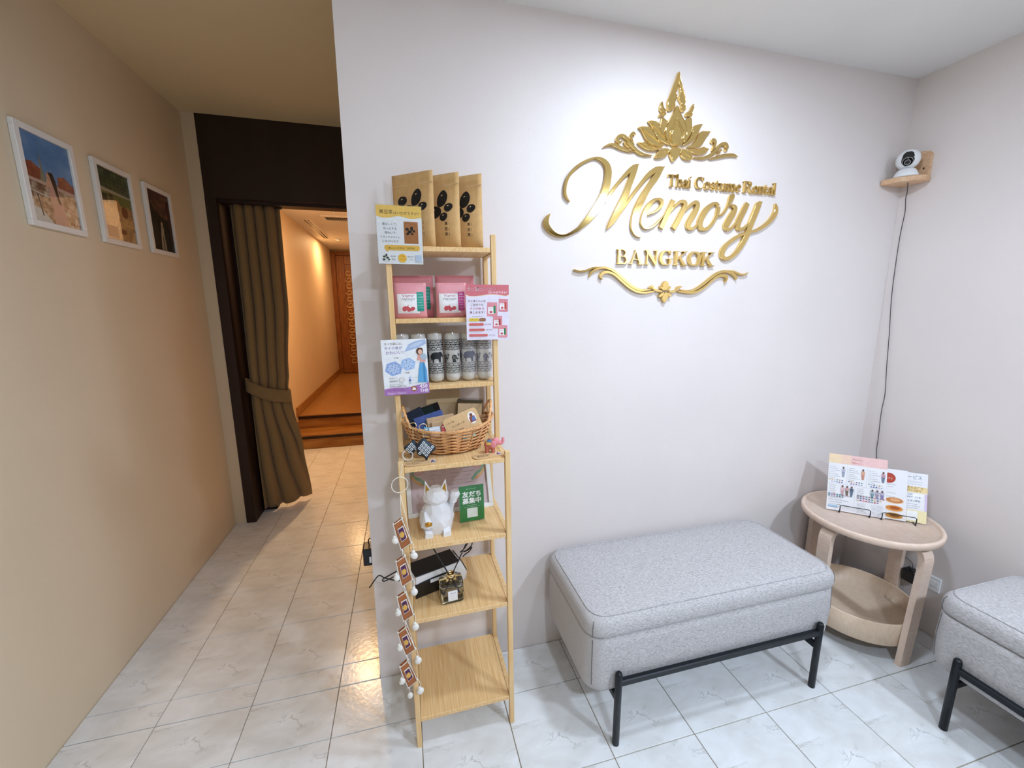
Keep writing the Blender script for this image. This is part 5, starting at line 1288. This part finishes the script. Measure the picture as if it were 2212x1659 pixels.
# fish charms hooked on the basket rim
mat('fish_dark', '#39434e', .85, var=(120, .2)); mat('fish_light', '#d7dde2', .85, var=(80, .05)); mat('gold_metal', (.86, .66, .34), .25, 1.0, var=(10, .05))
def charm(label, c, pts, y, yaw, chain_top, beads=None):
    t = thing('fish_charm', label, 'charm', (c[0], y, c[1]), (0, 0, yaw), 'woven fish charms')
    P = smooth_pts([(x - c[0], z - c[1]) for x, z in pts], 4, True)
    b = MB(); n = len(P)
    vs = []
    for s in (0, .5, .8, 1):        # pillow: rings shrinking to the middle on both faces
        k = 1 - s * .98; d = .007 * (1 - (1 - s) ** 2)
        vs += [(x * k, -d, z * k) for x, z in P]
    for s in (.5, .8, 1):
        k = 1 - s * .98; d = .007 * (1 - (1 - s) ** 2)
        vs += [(x * k, d, z * k) for x, z in P]
    fs = []
    for r in range(3):
        for i in range(n): fs.append((r * n + i, r * n + (i + 1) % n, (r + 1) * n + (i + 1) % n, (r + 1) * n + i))
    fs.append(tuple(3 * n + i for i in range(n)))
    prev = 0
    for r in (4, 5, 6):
        for i in range(n): fs.append((prev * n + (i + 1) % n, prev * n + i, r * n + i, r * n + (i + 1) % n))
        prev = r
    fs.append(tuple(6 * n + i for i in range(n - 1, -1, -1)))
    b.add(vs, fs, 'fish_dark', True); b.build('body', t)
    p = Print(-.0074, .00001)
    def inside(x, z):
        r = False
        for i in range(n):
            (x1, z1), (x2, z2) = P[i], P[i - 1]
            if (z1 > z) != (z2 > z) and x < (x2 - x1) * (z - z1) / (z2 - z1) + x1: r = not r
        return r
    g = .0125
    for i in range(-5, 6):
        for j in range(-6, 7):
            x, z = (i + (j % 2) * .5) * g, j * g * .62
            q = .0055
            if all(inside(x + dx * q * 1.1, z + dz * q * 1.1) for dx, dz in ((1, 0), (-1, 0), (0, 1), (0, -1))):
                p.poly([(x + q * .95, z), (x, z + q), (x - q * .95, z), (x, z - q)], 'fish_light'); p.poly([(x + q * .42, z), (x, z + q * .45), (x - q * .42, z), (x, z - q * .45)], 'fish_dark')
    mx = max(abs(x) for x, z in P)
    p.v = [(x, y_ + .0045 * min(1, math.hypot(x / .03, z / .038)) ** 2, z) for x, y_, z in p.v]
    p.build('woven_pattern', t)
    b = MB(); top = max(P, key=lambda q: q[1])
    L = chain_top - c[1] - top[1]; k = max(3, int(L / .004))
    for i in range(k):
        zc = top[1] + L * (i + .5) / k
        b.tube([(top[0] + (.0016 * math.cos(a) if i % 2 else 0), (0 if i % 2 else .0016 * math.cos(a)), zc + .0026 * math.sin(a)) for a in [2 * PI * q / 8 for q in range(8)]], .0006, 'gold_metal', 5, closed=True)
    b.build('chain', t, kind='stuff')
    b = MB(); b.tube([(top[0] + .011 * math.cos(a), .0015 * math.sin(2 * a), chain_top - c[1] + .009 * math.sin(a) + .008) for a in [2 * PI * q / 22 for q in range(22)]], .0011, 'gold_metal', 6, closed=True); b.build('key_ring', t)
    if beads:
        b = MB()
        for q in range(18):
            a = 2 * PI * q / 22 + 2.2; b.ball((beads[0] - c[0] + .0145 * math.cos(a), -.004, beads[1] - c[1] + .0155 * math.sin(a)), .0025, 'shell', 8, 6)
        b.build('bead_string', t, kind='stuff')
charm('larger black and white woven fish charm on the basket front', (.203, 1.015), [(.197, 1.052), (.210, 1.040), (.234, 1.016), (.214, .998), (.204, .979), (.196, .992), (.180, 1.000), (.176, 1.015), (.178, 1.034)], -.266, .1, 1.078)
charm('smaller black and white woven fish charm with a bead loop, left on the basket front', (.163, 1.018), [(.168, 1.045), (.158, 1.036), (.139, 1.021), (.150, 1.010), (.160, .996), (.169, 1.006), (.184, 1.016), (.177, 1.034)], -.254, -.15, 1.080, beads=(.150, .998))

# pink elephant figurine
el = thing('elephant_figurine', 'small pink elephant figurine with a yellow saddle cloth', 'figurine', (.4045, -.248, SH[4]), (0, 0, -.25))
el.scale = (1.1, 1.1, 1.1)
b = MB()
b.ball((-.003, 0, .024), (.0165, .0115, .0145), 'elephant_brown', 18, 12)
for lx, ly in ((-.011, -.006), (-.011, .006), (.007, -.006), (.007, .006)): b.tube([(lx, ly, .0), (lx, ly, .004), (lx, ly, .02)], [.0058, .0052, .0058], 'elephant_brown', 12)
body = b.build('body', el)
b = MB(); b.ball((.015, 0, .034), (.0115, .0100, .0115), 'elephant_pink', 16, 12)
b.tube([(.021, 0, .034), (.027, 0, .029), (.032, 0, .029), (.0355, 0, .034), (.036, 0, .041), (.0345, 0, .0455)], [.0072, .006, .0052, .0048, .0044, .004], 'elephant_pink', 12)
ehead = b.build('head', el)
for o in (body, ehead):
    rm = o.modifiers.new('remesh', 'REMESH'); rm.mode = 'VOXEL'; rm.voxel_size = .0011; rm.use_smooth_shade = True
for s in (-1, 1):
    b = MB(); b.ball((.0085, s * .0105, .028), (.0085, .0022, .0115), 'elephant_pink', 14, 10, rot=None); b.build('ear', el)
    b = MB(); b.ball((.0215, s * .0078, .0365), .0011, 'bean_ink', 8, 6); b.build('eye', el)
def saddle(m, rx, x0, x1, a, k):
    b = MB(); vs = []
    for i in range(9):
        x = x0 + (x1 - x0) * i / 8
        for j in range(13):
            t_ = -a + 2 * a * j / 12; q = math.sqrt(max(0, 1 - ((x + .003) / .0175) ** 2))
            vs.append((x, (.0125 + k) * q * math.sin(t_), .024 + (.0152 + k) * q * math.cos(t_)))
    b.add(vs, [(i * 13 + j, (i + 1) * 13 + j, (i + 1) * 13 + j + 1, i * 13 + j + 1) for i in range(8) for j in range(12)], m, True); return b
saddle('lantern_yellow', 1, -.012, .006, 1.35, .0008).build('saddle_cloth', el)
saddle('#4f6f96', 1, -.0095, .0035, .85, .0016).build('saddle_blanket', el, label='blue saddle blanket')
b = MB(); b.ball((-.003, 0, .0415), (.004, .004, .0035), 'elephant_brown', 10, 8); b.build('knob', el)

# ---- tier 5: certificate frame, lucky cat, green sign
cf = thing('certificate_frame', 'white framed pastel certificate leaning at the back of the shelf', 'picture frame', (.2895, -.122, SH[5] + .0005), (-.345, .0, .035))
w, h = .299, .218
for x0, x1, z0, z1, nm in ((-w / 2, w / 2, 0, .015, 'frame_rail'), (-w / 2, w / 2, h - .015, h, 'frame_rail'), (-w / 2, -w / 2 + .015, .015, h - .015, 'frame_stile'), (w / 2 - .015, w / 2, .015, h - .015, 'frame_stile')):
    b = MB(); b.box(x0, x1, 0, .014, z0, z1, 'white_paint', bev=.0015); b.build(nm, cf)
b = MB(); b.box(-w / 2 + .014, w / 2 - .014, .009, .013, .014, h - .014, '#dcc3c6'); b.build('paper', cf)
p = Print(.0089)
for cx in (-.105, .105):
    for r, c in ((.026, '#d9a6a8'), (.021, '#e3bcb4'), (.014, '#cf9d9e'), (.008, '#e6c9b8')): p.ell(cx, h - .052, r, r, c, n=26)
    sg = -1 if cx < 0 else 1
    p.line(smooth_pts([(cx + sg * .022, h - .05), (cx + sg * .018, h - .08), (cx - sg * .006, h - .095), (cx - sg * .022, h - .115)], 5), .010, '#86ad92'); p.line(smooth_pts([(cx + sg * .026, h - .075), (cx + sg * .010, h - .10), (cx - sg * .012, h - .112)], 5), .009, '#e0b07c')
for k in range(12):
    for x in (-.06, .0, .05): p.scribble(x + RND.uniform(-.01, .01), h - .045 - k * .013, RND.uniform(.015, .045), .0022, '#8a5f60')
p.build('print', cf)
b = MB(); b.box(-w / 2 + .014, w / 2 - .014, .0066, .0072, .014, h - .014, 'picture_glass'); b.build('glass', cf)

cat = thing('lucky_cat', 'white faceted lucky cat figurine with one raised paw', 'figurine', (.2315, -.222, SH[5]), (0, 0, -.05))
C = 'ceramic_white'
def oct_ring(rx, ry, z, cx=0., cy=0., n=9, ph=0.): return [(cx + rx * math.cos(2 * PI * k / n + ph), cy + ry * math.sin(2 * PI * k / n + ph), z) for k in range(n)]
b = MB(); b.hull(oct_ring(.045, .034, .0) + oct_ring(.052, .042, .030, ph=.2) + oct_ring(.055, .044, .048) + oct_ring(.046, .038, .078, ph=.2) + oct_ring(.030, .027, .100), C); b.build('body', cat)
b = MB(); b.hull(oct_ring(.020, .018, .092, cy=-.004) + oct_ring(.040, .032, .108, cy=-.006, n=8, ph=.25) + oct_ring(.041, .033, .124, cy=-.006, n=8, ph=.1) + oct_ring(.031, .026, .142, cy=-.004, n=7) + oct_ring(.016, .014, .150, cy=-.002, n=6) + [(0, -.044, .112), (-.012, -.041, .118), (.012, -.041, .118)], C); hd = b.build('head', cat)
for s in (-1, 1):
    b = MB(); b.hull([(s * .036, -.014, .128), (s * .012, -.014, .140), (s * .026, .010, .135), (s * .032, -.008, .176)], C); e = b.build('ear', cat)
    b = MB(); b.hull([(s * .032, -.0150, .133), (s * .017, -.0152, .141), (s * .0305, -.0105, .165), (s * .030, -.0125, .136)], 'gold_paint'); b.build('inner_ear', e)
b = MB(); b.hull([(.034, -.012, .060), (.044, -.020, .056), (.052, .006, .062), (.036, .008, .088), (.050, -.004, .098), (.058, -.016, .096), (.060, .0, .100), (.048, .002, .112)], C)
b.hull(oct_ring(.011, .011, .094, .053, -.006, 7) + oct_ring(.012, .012, .112, .056, -.008, 7), C); ar = b.build('raised_arm', cat)
b = MB(); b.hull(oct_ring(.014, .013, .110, .057, -.009, 8) + oct_ring(.0165, .015, .121, .059, -.011, 8) + oct_ring(.012, .011, .133, .059, -.011, 8), C); b.build('paw', ar)
b = MB(); b.hull([(-.050, -.004, .075), (-.040, -.030, .078), (-.056, -.012, .045), (-.050, -.040, .034), (-.030, -.052, .032), (-.016, -.052, .040), (-.018, -.046, .050), (-.036, -.044, .058), (-.030, -.020, .080)], C); b.build('lower_arm', cat)
b = MB(); b.hull([(-.038, -.056, .050), (-.016, -.056, .050), (-.034, -.050, .040), (-.018, -.050, .040), (-.038, -.046, .052), (-.016, -.046, .052)], 'gold_paint'); b.ball((-.027, -.052, .052), (.006, .006, .006), 'gold_paint', 10, 7); b.build('gold_ingot', cat)
for s in (-1, 1):
    b = MB(); b.hull([(s * .016, -.049, .0), (s * .040, -.047, .0), (s * .014, -.026, .0), (s * .042, -.024, .0), (s * .018, -.047, .013), (s * .038, -.045, .014), (s * .018, -.028, .022), (s * .040, -.026, .022)], C); b.build('foot', cat)

gs = thing('acrylic_sign', 'small green acrylic sign with white Japanese characters beside the cat', 'sign', (.348, -.202, SH[5]), (-.02, 0, .06))
w, h = .083, .128
b = MB(); b.box(-w / 2 - .002, w / 2 + .002, 0, .003, 0, h + .002, 'clear_sheet'); b.build('acrylic_panel', gs)
b = MB(); b.box(-w / 2 - .002, w / 2 + .002, -.030, .030, 0, .002, 'clear_sheet'); b.build('foot', gs)
b = MB(); b.box(-w / 2, w / 2, -.0006, -.0001, .003, h, 'sign_green'); b.build('green_sheet', gs)
p = Print(-.0008)
p.scribble(-.017, h - .012, .034, .0025, '#cfe6d4'); p.text('友だち', 0, h - .040, .062, '#f3f6f3', align='C', bold=.035); p.text('募集中', 0, h - .063, .062, '#f3f6f3', align='C', bold=.035)
p.scribble(-.015, h - .070, .03, .003, '#cfe6d4'); p.scribble(-.025, h - .0755, .052, .0022, '#cfe6d4'); p.rect(-.017, .019, .016, .049, '#e3ebe4'); p.build('print', gs)

# ---- tier 6: label printer, reed diffuser
pr = thing('label_printer', 'black and white desktop label printer lying tilted on its side', 'printer', (.226, -.152, SH[6]), (0, 0, .30))
b = MB(); b.hull([(-.088, -.050, .090), (.072, -.050, .092), (.072, .032, .090), (-.088, .032, .088), (-.085, -.030, .0), (.098, -.026, .0), (.098, .032, .0), (-.085, .032, .0), (.102, -.03, .030), (.098, .03, .055)], 'white_plastic'); b.build('shell', pr)
b = MB(); b.hull([(-.090, -.047, .0905), (.066, -.047, .0925), (.066, .034, .0925), (-.090, .034, .0905), (-.090, -.047, .094), (.066, -.047, .096), (.066, .034, .096), (-.090, .034, .094)], 'black_plastic'); b.build('top_panel', pr)
b = MB(); b.hull([(-.090, -.0475, .060), (-.052, -.0475, .062), (-.046, -.0475, .068), (.020, -.0478, .070), (.030, -.0470, .062), (.060, -.042, .050), (.060, -.030, .001), (-.088, -.033, .001), (-.090, -.040, .060), (.020, -.040, .070), (.06, -.03, .05)], 'black_plastic'); fp = b.build('front_panel', pr)
b = MB(); b.hull([(.0735, -.046, .092), (.0735, .030, .092), (.0995, .030, .052), (.1035, -.028, .030), (.1035, .030, .028), (.078, -.047, .088), (.078, .030, .090), (.102, -.028, .040)], 'black_plastic'); b.build('end_cap', pr)
p = Print(-.0481); p.rect(-.040, .018, .052, .064, '#e9ebed'); p.scribble(-.037, .060, .030, .002, '#5a5f66'); p.scribble(-.037, .056, .040, .002, '#5a5f66'); p.rect(.006, .015, .054, .062, '#8f969c')
p.build('label_sticker', pr)
rd = thing('reed_diffuser', 'square glass reed diffuser with a gold collar and black sticks', 'diffuser', (.2675, -.238, SH[6]), (0, 0, .08))
def sq_ring(hw, z, r=.008): return [(x, y, z) for x, y in rrect_pts(-hw, hw, -hw * .62, hw * .62, r, 3)]
b = MB(); loft(b, [sq_ring(.033, .0), sq_ring(.0375, .004), sq_ring(.0378, .030), sq_ring(.0378, .070), sq_ring(.036, .077), sq_ring(.016, .080, .006), sq_ring(.0125, .085, .006)], 'glass'); b.build('bottle', rd)
b = MB(); loft(b, [sq_ring(.030, .006), sq_ring(.0335, .009), sq_ring(.0338, .046), sq_ring(.033, .048)], 'amber_liquid'); b.build('liquid', rd)
b = MB(); b.lathe([(.0125, .081), (.0145, .082), (.0145, .096), (.0120, .097), (.0120, .090), (.0105, .086)], 'gold_metal', n=20); b.build('collar', rd)
b = MB(); b.box(-.0155, .0155, -.0252, -.0245, .012, .048, 'paper_white'); b.build('label', rd)
p = Print(-.0254); p.scribble(-.009, .038, .018, .003, '#6a6a6a'); p.scribble(-.003, .028, .006, .002, '#9a9a9a'); p.scribble(-.004, .019, .008, .0018, '#9a9a9a'); p.build('label_print', rd)
for e in ((-.054, .012, .197), (.058, .0, .195), (-.030, -.010, .150)):
    c_ = Vector((math.copysign(.006, e[0]), .3 * e[1], .092)); b = MB(); b.tube([c_ + (c_ - Vector(e)) * (.070 / (e[2] - .092)) * .95, c_, e], .0020, 'black_plastic', 8); b.build('reed', rd)
# cords by the printer
b = MB(); b.tube(smooth_pts([(.140, -.118, .500), (.118, -.135, .503), (.104, -.14, .507), (.085, -.13, .504), (.050, -.125, .517), (.033, -.12, .526), (.017, -.12, .511), (.003, -.12, .491), (-.002, -.118, .484)], 4), .0021, 'black_plastic', 6)
tag(b.build('printer_cord'), 'black cord sticking out to the left of the ladder shelf', 'cable')
b = MB(); b.tube(smooth_pts([(.125, -.100, .535), (.086, -.115, .526), (.047, -.115, .508), (.043, -.115, .500), (.051, -.115, .498), (.089, -.115, .512), (.125, -.105, .518)], 4), .0021, 'black_plastic', 6)
tag(b.build('printer_cord'), 'looped black cord beside the left post at printer height', 'cable')
b = MB(); b.tube(smooth_pts([(.316, -.085, .545), (.332, -.09, .560), (.346, -.095, .585), (.358, -.095, .592), (.360, -.095, .575), (.345, -.09, .556), (.330, -.085, .545), (.345, -.08, .545), (.362, -.08, .556), (.352, -.08, .541), (.335, -.08, .530), (.326, -.082, .522)], 4), .0019, 'black_plastic', 6)
tag(b.build('cable_loop'), 'coiled black cable behind the right end of the printer', 'cable')

# settle everything on its board (the ladder leans a touch to the left)
def shelf_z(k, x): return SH[k] + .012 * (x + .012 * SH[k] - LX) + .0002
for o in [q for q in COL.objects if q.parent is None]:
    k = {'tea_pouch': 1, 'coffee_pouch': 2, 'rolled_umbrella': 3, 'wicker_basket': 4, 'elephant_figurine': 4, 'certificate_frame': 5, 'lucky_cat': 5, 'acrylic_sign': 5, 'label_printer': 6, 'reed_diffuser': 6}.get(o.name.split('.')[0])
    if k:
        o.location.z = shelf_z(k, o.location.x); o.rotation_euler.y -= .012
    elif o.name in ('wooden_tag.001', 'wooden_tag.002'): o.location.z = shelf_z(4, o.location.x) + .0018

# ---- hanging mobile of small lanterns on the left post
mo = thing('lantern_mobile', 'string of five small brown lantern charms with shells hanging on the left post', 'mobile', (.122, -.323, .30))
def wl(x, z, y=-.323): return (x - .122, y + .323, z - .30)
b = MB(); b.tube([wl(.124 + .0225 * math.cos(a), .9355 + .0235 * math.sin(a), -.322 + .004 * math.cos(a)) for a in [2 * PI * k / 32 for k in range(32)]], .0012, 'string_white', 6, closed=True); b.build('ring', mo)
b = MB(); b.tube([wl(.125, .958), wl(.132, .985, -.308), wl(.138, .999, -.300)], .0009, 'string_white', 5); b.build('hanging_loop', mo)
LC = [(.124, .786), (.123, .667), (.121, .549), (.119, .429), (.119, .312)]
LP = [(-.001, .045), (-.022, .029), (-.015, -.003), (-.003, -.046), (.022, -.027), (.013, .004)]
lm = None
for i, (cx, cz) in enumerate(LC):
    ro = RND.uniform(-.12, .12)
    b = MB(); b.prism(LP, -.006, .006, 'lantern_brown', bev=.0025); lo = b.build('lantern', mo, loc=wl(cx, cz), rot=(0, RND.uniform(-.06, .06) + .05, ro)); lo.scale = (1.12, 1.0, 1.08)
    b = MB(); b.prism([(-.012, .016), (.002, .026), (.012, -.010), (-.002, -.022)], -.0088, -.0055, 'string_white', bev=.0005); b.build('panel_border', lo)
    b = MB(); b.prism([(-.0102, .0148), (.0015, .0228), (.0102, -.0092), (-.0015, -.0192)], -.0098, -.0085, 'lantern_purple', bev=.0004); b.build('panel', lo)
    b = MB(); b.prism([(-.006, .006), (.0, .011), (.006, .003), (.004, -.006), (-.002, -.009), (-.006, -.002)], -.0106, -.0094, 'lantern_yellow', bev=.0004); b.build('motif', lo)
    b = MB(); b.tube([(x, -.006, z) for x, z in LP + LP[:1]], .0014, 'string_white', 5); b.build('edge_cord', lo)
    for q in (0, 1, 3, 4):
        b = MB(); b.ball((LP[q][0], -.003, LP[q][1]), .0031, 'shell', 8, 6); b.build('bead', lo)
    for (sx, sz, dz, r) in ((.026, -.028, -.026, .0098), (-.021, .024, -.032, .0085)):
        b = MB(); b.tube([(sx, -.004, sz), (sx + .003, -.006, sz + dz * .5), (sx + .003, -.007, sz + dz)], .0008, 'string_white', 5); b.build('shell_cord', lo)
        b = MB(); b.ball((sx + .003, -.008, sz + dz - r), (r, r * .7, r * 1.15), 'shell', 10, 7, rot=Matrix.Rotation(.3 * (i - 2), 3, 'Y')); b.ball((sx + .001, -.008, sz + dz + .001), (r * .5, r * .5, r * .6), 'shell', 8, 6); b.build('shell', lo)
    nx = LC[i - 1] if i else (.124, .958)
    for dx in (-.003, .004):
        a = (nx[0] + (-.003 if i else 0), nx[1] - (.046 if i else .048)); e = (cx + (.0 if dx < 0 else .023), cz + (.045 if dx < 0 else -.026))
        b = MB(); b.tube([wl(*a, -.329), wl((a[0] + e[0]) / 2 + dx * .3, (a[1] + e[1]) / 2, -.331), wl(*e, -.330)], .0009, 'string_white', 5); b.build('string', mo)
b = MB(); b.tube([(-.003, -.004, -.034), (-.001, -.006, -.055)], .0008, 'string_white', 5); b.ball((-.001, -.007, -.064), (.009, .007, .010), 'shell', 10, 7); b.build('shell', mo, loc=wl(.121, .312 - .012))

# ------------------------------------------------------------------ curtain at the passage
cu = thing('curtain', 'olive brown curtain tied back at the left of the passage', 'curtain', (-.72, 1.58, 0))
def lerp(a, b, t): return a + (b - a) * t
def keyed(z, ks):
    for i in range(len(ks) - 1):
        if z >= ks[i + 1][0]:
            t = (z - ks[i + 1][0]) / (ks[i][0] - ks[i + 1][0]); t = t * t * (3 - 2 * t)
            return [lerp(b_, a_, t) for a_, b_ in zip(ks[i][1:], ks[i + 1][1:])]
    return list(ks[-1][1:])
# z: left x, left y, right x, right y, pleat depth
KEY = [(2.07, -.846, 1.560, -.572, 1.575, .026), (1.5, -.846, 1.560, -.578, 1.58, .028), (1.0, -.852, 1.56, -.618, 1.585, .022), (.90, -.854, 1.56, -.632, 1.59, .018), (.80, -.858, 1.56, -.622, 1.60, .020), (.45, -.864, 1.575, -.592, 1.66, .022), (.03, -.868, 1.595, -.590, 1.775, .022)]
NU, NZ, PL = 110, 60, 4.6
vs = []
for j in range(NZ + 1):
    z = 2.07 - (2.07 - .03) * j / NZ
    x0, y0, x1, y1, am = keyed(z, KEY)
    for i in range(NU + 1):
        u = i / NU; ph = 2 * PI * (PL if z > .9 else PL - (.9 - z) * 1.7) * (u ** .93) + .5 * math.sin(z * 1.7 + u * 5)
        w = math.sin(ph); w = math.copysign(abs(w) ** .8, w)
        fade = min(1, 6 * (1 - u), 6 * u + .3)
        vs.append((lerp(x0, x1, u) + .012 * math.cos(ph) * fade + .72, lerp(y0, y1, u) + am * w * fade - 1.58, z + .012 * math.sin(u * 9) * max(0, (.12 - z) * 5)))
b = MB(); n = NU + 1
b.add(vs, [(j * n + i, j * n + i + 1, (j + 1) * n + i + 1, (j + 1) * n + i) for j in range(NZ) for i in range(NU)], 'curtain_fabric', True)
dr = b.build('drape', cu); so_ = dr.modifiers.new('solid', 'SOLIDIFY'); so_.thickness = .003
b = MB(); ring = []
for k in range(40):
    a = 2 * PI * k / 40
    ring.append((-.748 + .129 * math.cos(a), 1.575 + .043 * math.sin(a) + (.02 * math.cos(a))))
vs = []
for j in range(5):
    for k, (x, y) in enumerate(ring):
        u = (x + .88) / .26; z = .985 - .10 * u + .03 * math.sin(PI * u) * -.6 - j * .0215
        vs.append((x + .72, y - 1.58, z))
b.add(vs, [(j * 40 + k, j * 40 + (k + 1) % 40, (j + 1) * 40 + (k + 1) % 40, (j + 1) * 40 + k) for j in range(4) for k in range(40)], 'curtain_fabric', True)
tb = b.build('tie_band', cu); so_ = tb.modifiers.new('solid', 'SOLIDIFY'); so_.thickness = .004
b = MB(); b.box(-.16, .16, -.012, .012, 2.055, 2.062, 'dark_wood'); b.build('track', cu)

# ------------------------------------------------------------------ framed photographs on the left wall
def photo(label, y0, y1, z0, z1, pr):
    w, h = y1 - y0, z1 - z0
    t = thing('photo_frame', label, 'picture frame', (XL + .0155, (y0 + y1) / 2, z0), (0, 0, PI / 2), 'framed photos on the left wall')
    f = .020
    for a0, a1, c0, c1, nm in ((-w / 2, w / 2, 0, f, 'frame_rail'), (-w / 2, w / 2, h - f, h, 'frame_rail'), (-w / 2, -w / 2 + f, f, h - f, 'frame_stile'), (w / 2 - f, w / 2, f, h - f, 'frame_stile')):
        b = MB(); b.box(a0, a1, 0, .015, c0, c1, 'white_paint', bev=.0015); b.build(nm, t)
    b = MB(); b.box(-w / 2 + f - .001, w / 2 - f + .001, .008, .014, f - .001, h - f + .001, 'print_town'); b.build('photo', t)
    pr.build('print', t)
    b = MB(); b.box(-w / 2 + f - .001, w / 2 - f + .001, .0048, .0052, f - .001, h - f + .001, 'picture_glass'); b.build('glass', t)
W2, X0, X1, Z0, Z1 = .122, -.102, .102, .020, .300
p = Print(.0079)
p.rect(X0, X1, .16, Z1, 'print_sky'); p.poly([(X0, .205), (-.07, .210), (-.04, .195), (-.03, .16), (X0, .15)], 'print_roof'); p.poly([(.03, .185), (.06, .195), (X1, .17), (X1, .14), (.03, .15)], 'print_roof')
p.poly([(-.045, .15), (-.038, .20), (-.034, .262), (-.030, .20), (-.018, .15)], '#8f8a70'); p.poly([(X0, .16), (X1, .145), (X1, .135), (X0, .150)], '#c9a99a')
p.rect(X0, X1, Z0, .12, 'print_town'); p.poly([(X0, .02), (-.02, .02), (-.06, .06), (X0, .07)], '#cfd0cc'); p.line([(-.07, .11), (-.06, .04)], .006, '#3a3a3c'); p.line([(X0, .118), (-.02, .108)], .003, '#d8d2cc'); p.line([(.03, .088), (X1, .07)], .003, '#d8a89c')
p.poly([(-.015, .02), (.045, .02), (.035, .09), (.02, .15), (-.01, .155), (-.02, .12), (-.012, .07)], '#cfa08e'); p.poly([(-.028, .135), (.0, .15), (.01, .165), (-.02, .168)], '#d7a98a'); p.ell(-.006, .178, .014, .016, '#c99a7c', n=14)
p.poly([(-.012, .192), (.010, .194), (.018, .17), (.022, .12), (.028, .09), (.016, .095), (.006, .14), (-.004, .178)], '#33241e'); p.scribble(.055, .030, .04, .012, '#5a2f28', n=3)
photo('white framed photo of a woman in pink before a temple spire, nearest of three', .293, .540, 1.703, 2.024, p)
p = Print(.0079)
p.rect(X0, X1, .215, Z1, 'print_green')
for k in range(9): p.line([(X0 + k * .0255, .215), (X0 + k * .0255, Z1)], .0018, '#2d3423')
for k in range(5): p.line([(X0, .23 + k * .016), (X1, .23 + k * .016)], .0015, '#2d3423')
p.poly([(X0, .212), (X1, .205), (X1, .214), (X0, .224)], '#a9a386'); p.rect(X0, X1, .165, .207, '#6a6a34'); p.rect(X0, X1, Z0, .168, 'print_ochre'); p.rect(-.085, -.055, .165, .20, '#2e2a1a'); p.rect(-.045, -.02, .175, .205, '#3f3a20')
p.ell(.0, .165, .018, .026, '#a8743a', n=12); p.ell(.045, .145, .022, .024, '#7a3f1c', n=14); p.poly([(X0, .10), (X1, .082), (X1, .094), (X0, .112)], '#c99a5c'); p.rect(-.09, -.02, .03, .075, '#6b1f10'); p.rect(.0, .035, .05, .07, '#7a3a1c'); p.poly([(.07, .02), (X1, .02), (X1, .07), (.085, .07)], '#c9a678')
photo('white framed photo in green and ochre tones, middle of three', .639, .880, 1.701, 2.024, p)
p = Print(.0079)
p.rect(X0, X1, Z0, Z1, 'print_dark'); p.poly([(X0, Z1), (X1, Z1), (X1, .20), (.05, .175), (-.03, .20), (X0, .27)], 'print_brick'); p.poly([(.06, .27), (X1, .28), (X1, .06), (.085, .07)], '#4a1c14')
p.poly([(-.022, .03), (.022, .03), (.014, .10), (.018, .135), (-.004, .14), (-.014, .10)], '#a89a86'); p.poly([(-.004, .03), (.006, .03), (.004, .09), (-.002, .09)], '#3a342c'); p.ell(.004, .15, .009, .012, '#b99a84', n=12); p.rect(-.02, .022, .022, .03, '#8a8070')
photo('white framed dark photo of a pale standing figure, farthest of three', .973, 1.208, 1.703, 2.024, p)

# ------------------------------------------------------------------ adapter on the wall end
wa = thing('power_adapter', 'black power adapter with a white label on the end of the wall', 'adapter', (0, .055, .475))
b = MB(); b.box(-.034, -.0005, -.030, .030, -.002, .068, 'black_plastic', bev=.004); b.build('body', wa)
b = MB(); b.box(-.012, -.004, -.0306, -.0298, .012, .036, 'paper_white'); b.build('label_sticker', wa)
b = MB(); b.tube(smooth_pts([(-.012, 0, .066), (-.014, 0, .080), (-.012, .0, .092), (-.004, .0, .094), (-.002, .0, .07), (-.002, .012, .02), (-.0021, .012, -.2), (-.0021, .012, -.45)], 4), .0021, 'black_plastic', 6); b.build('cord', wa)
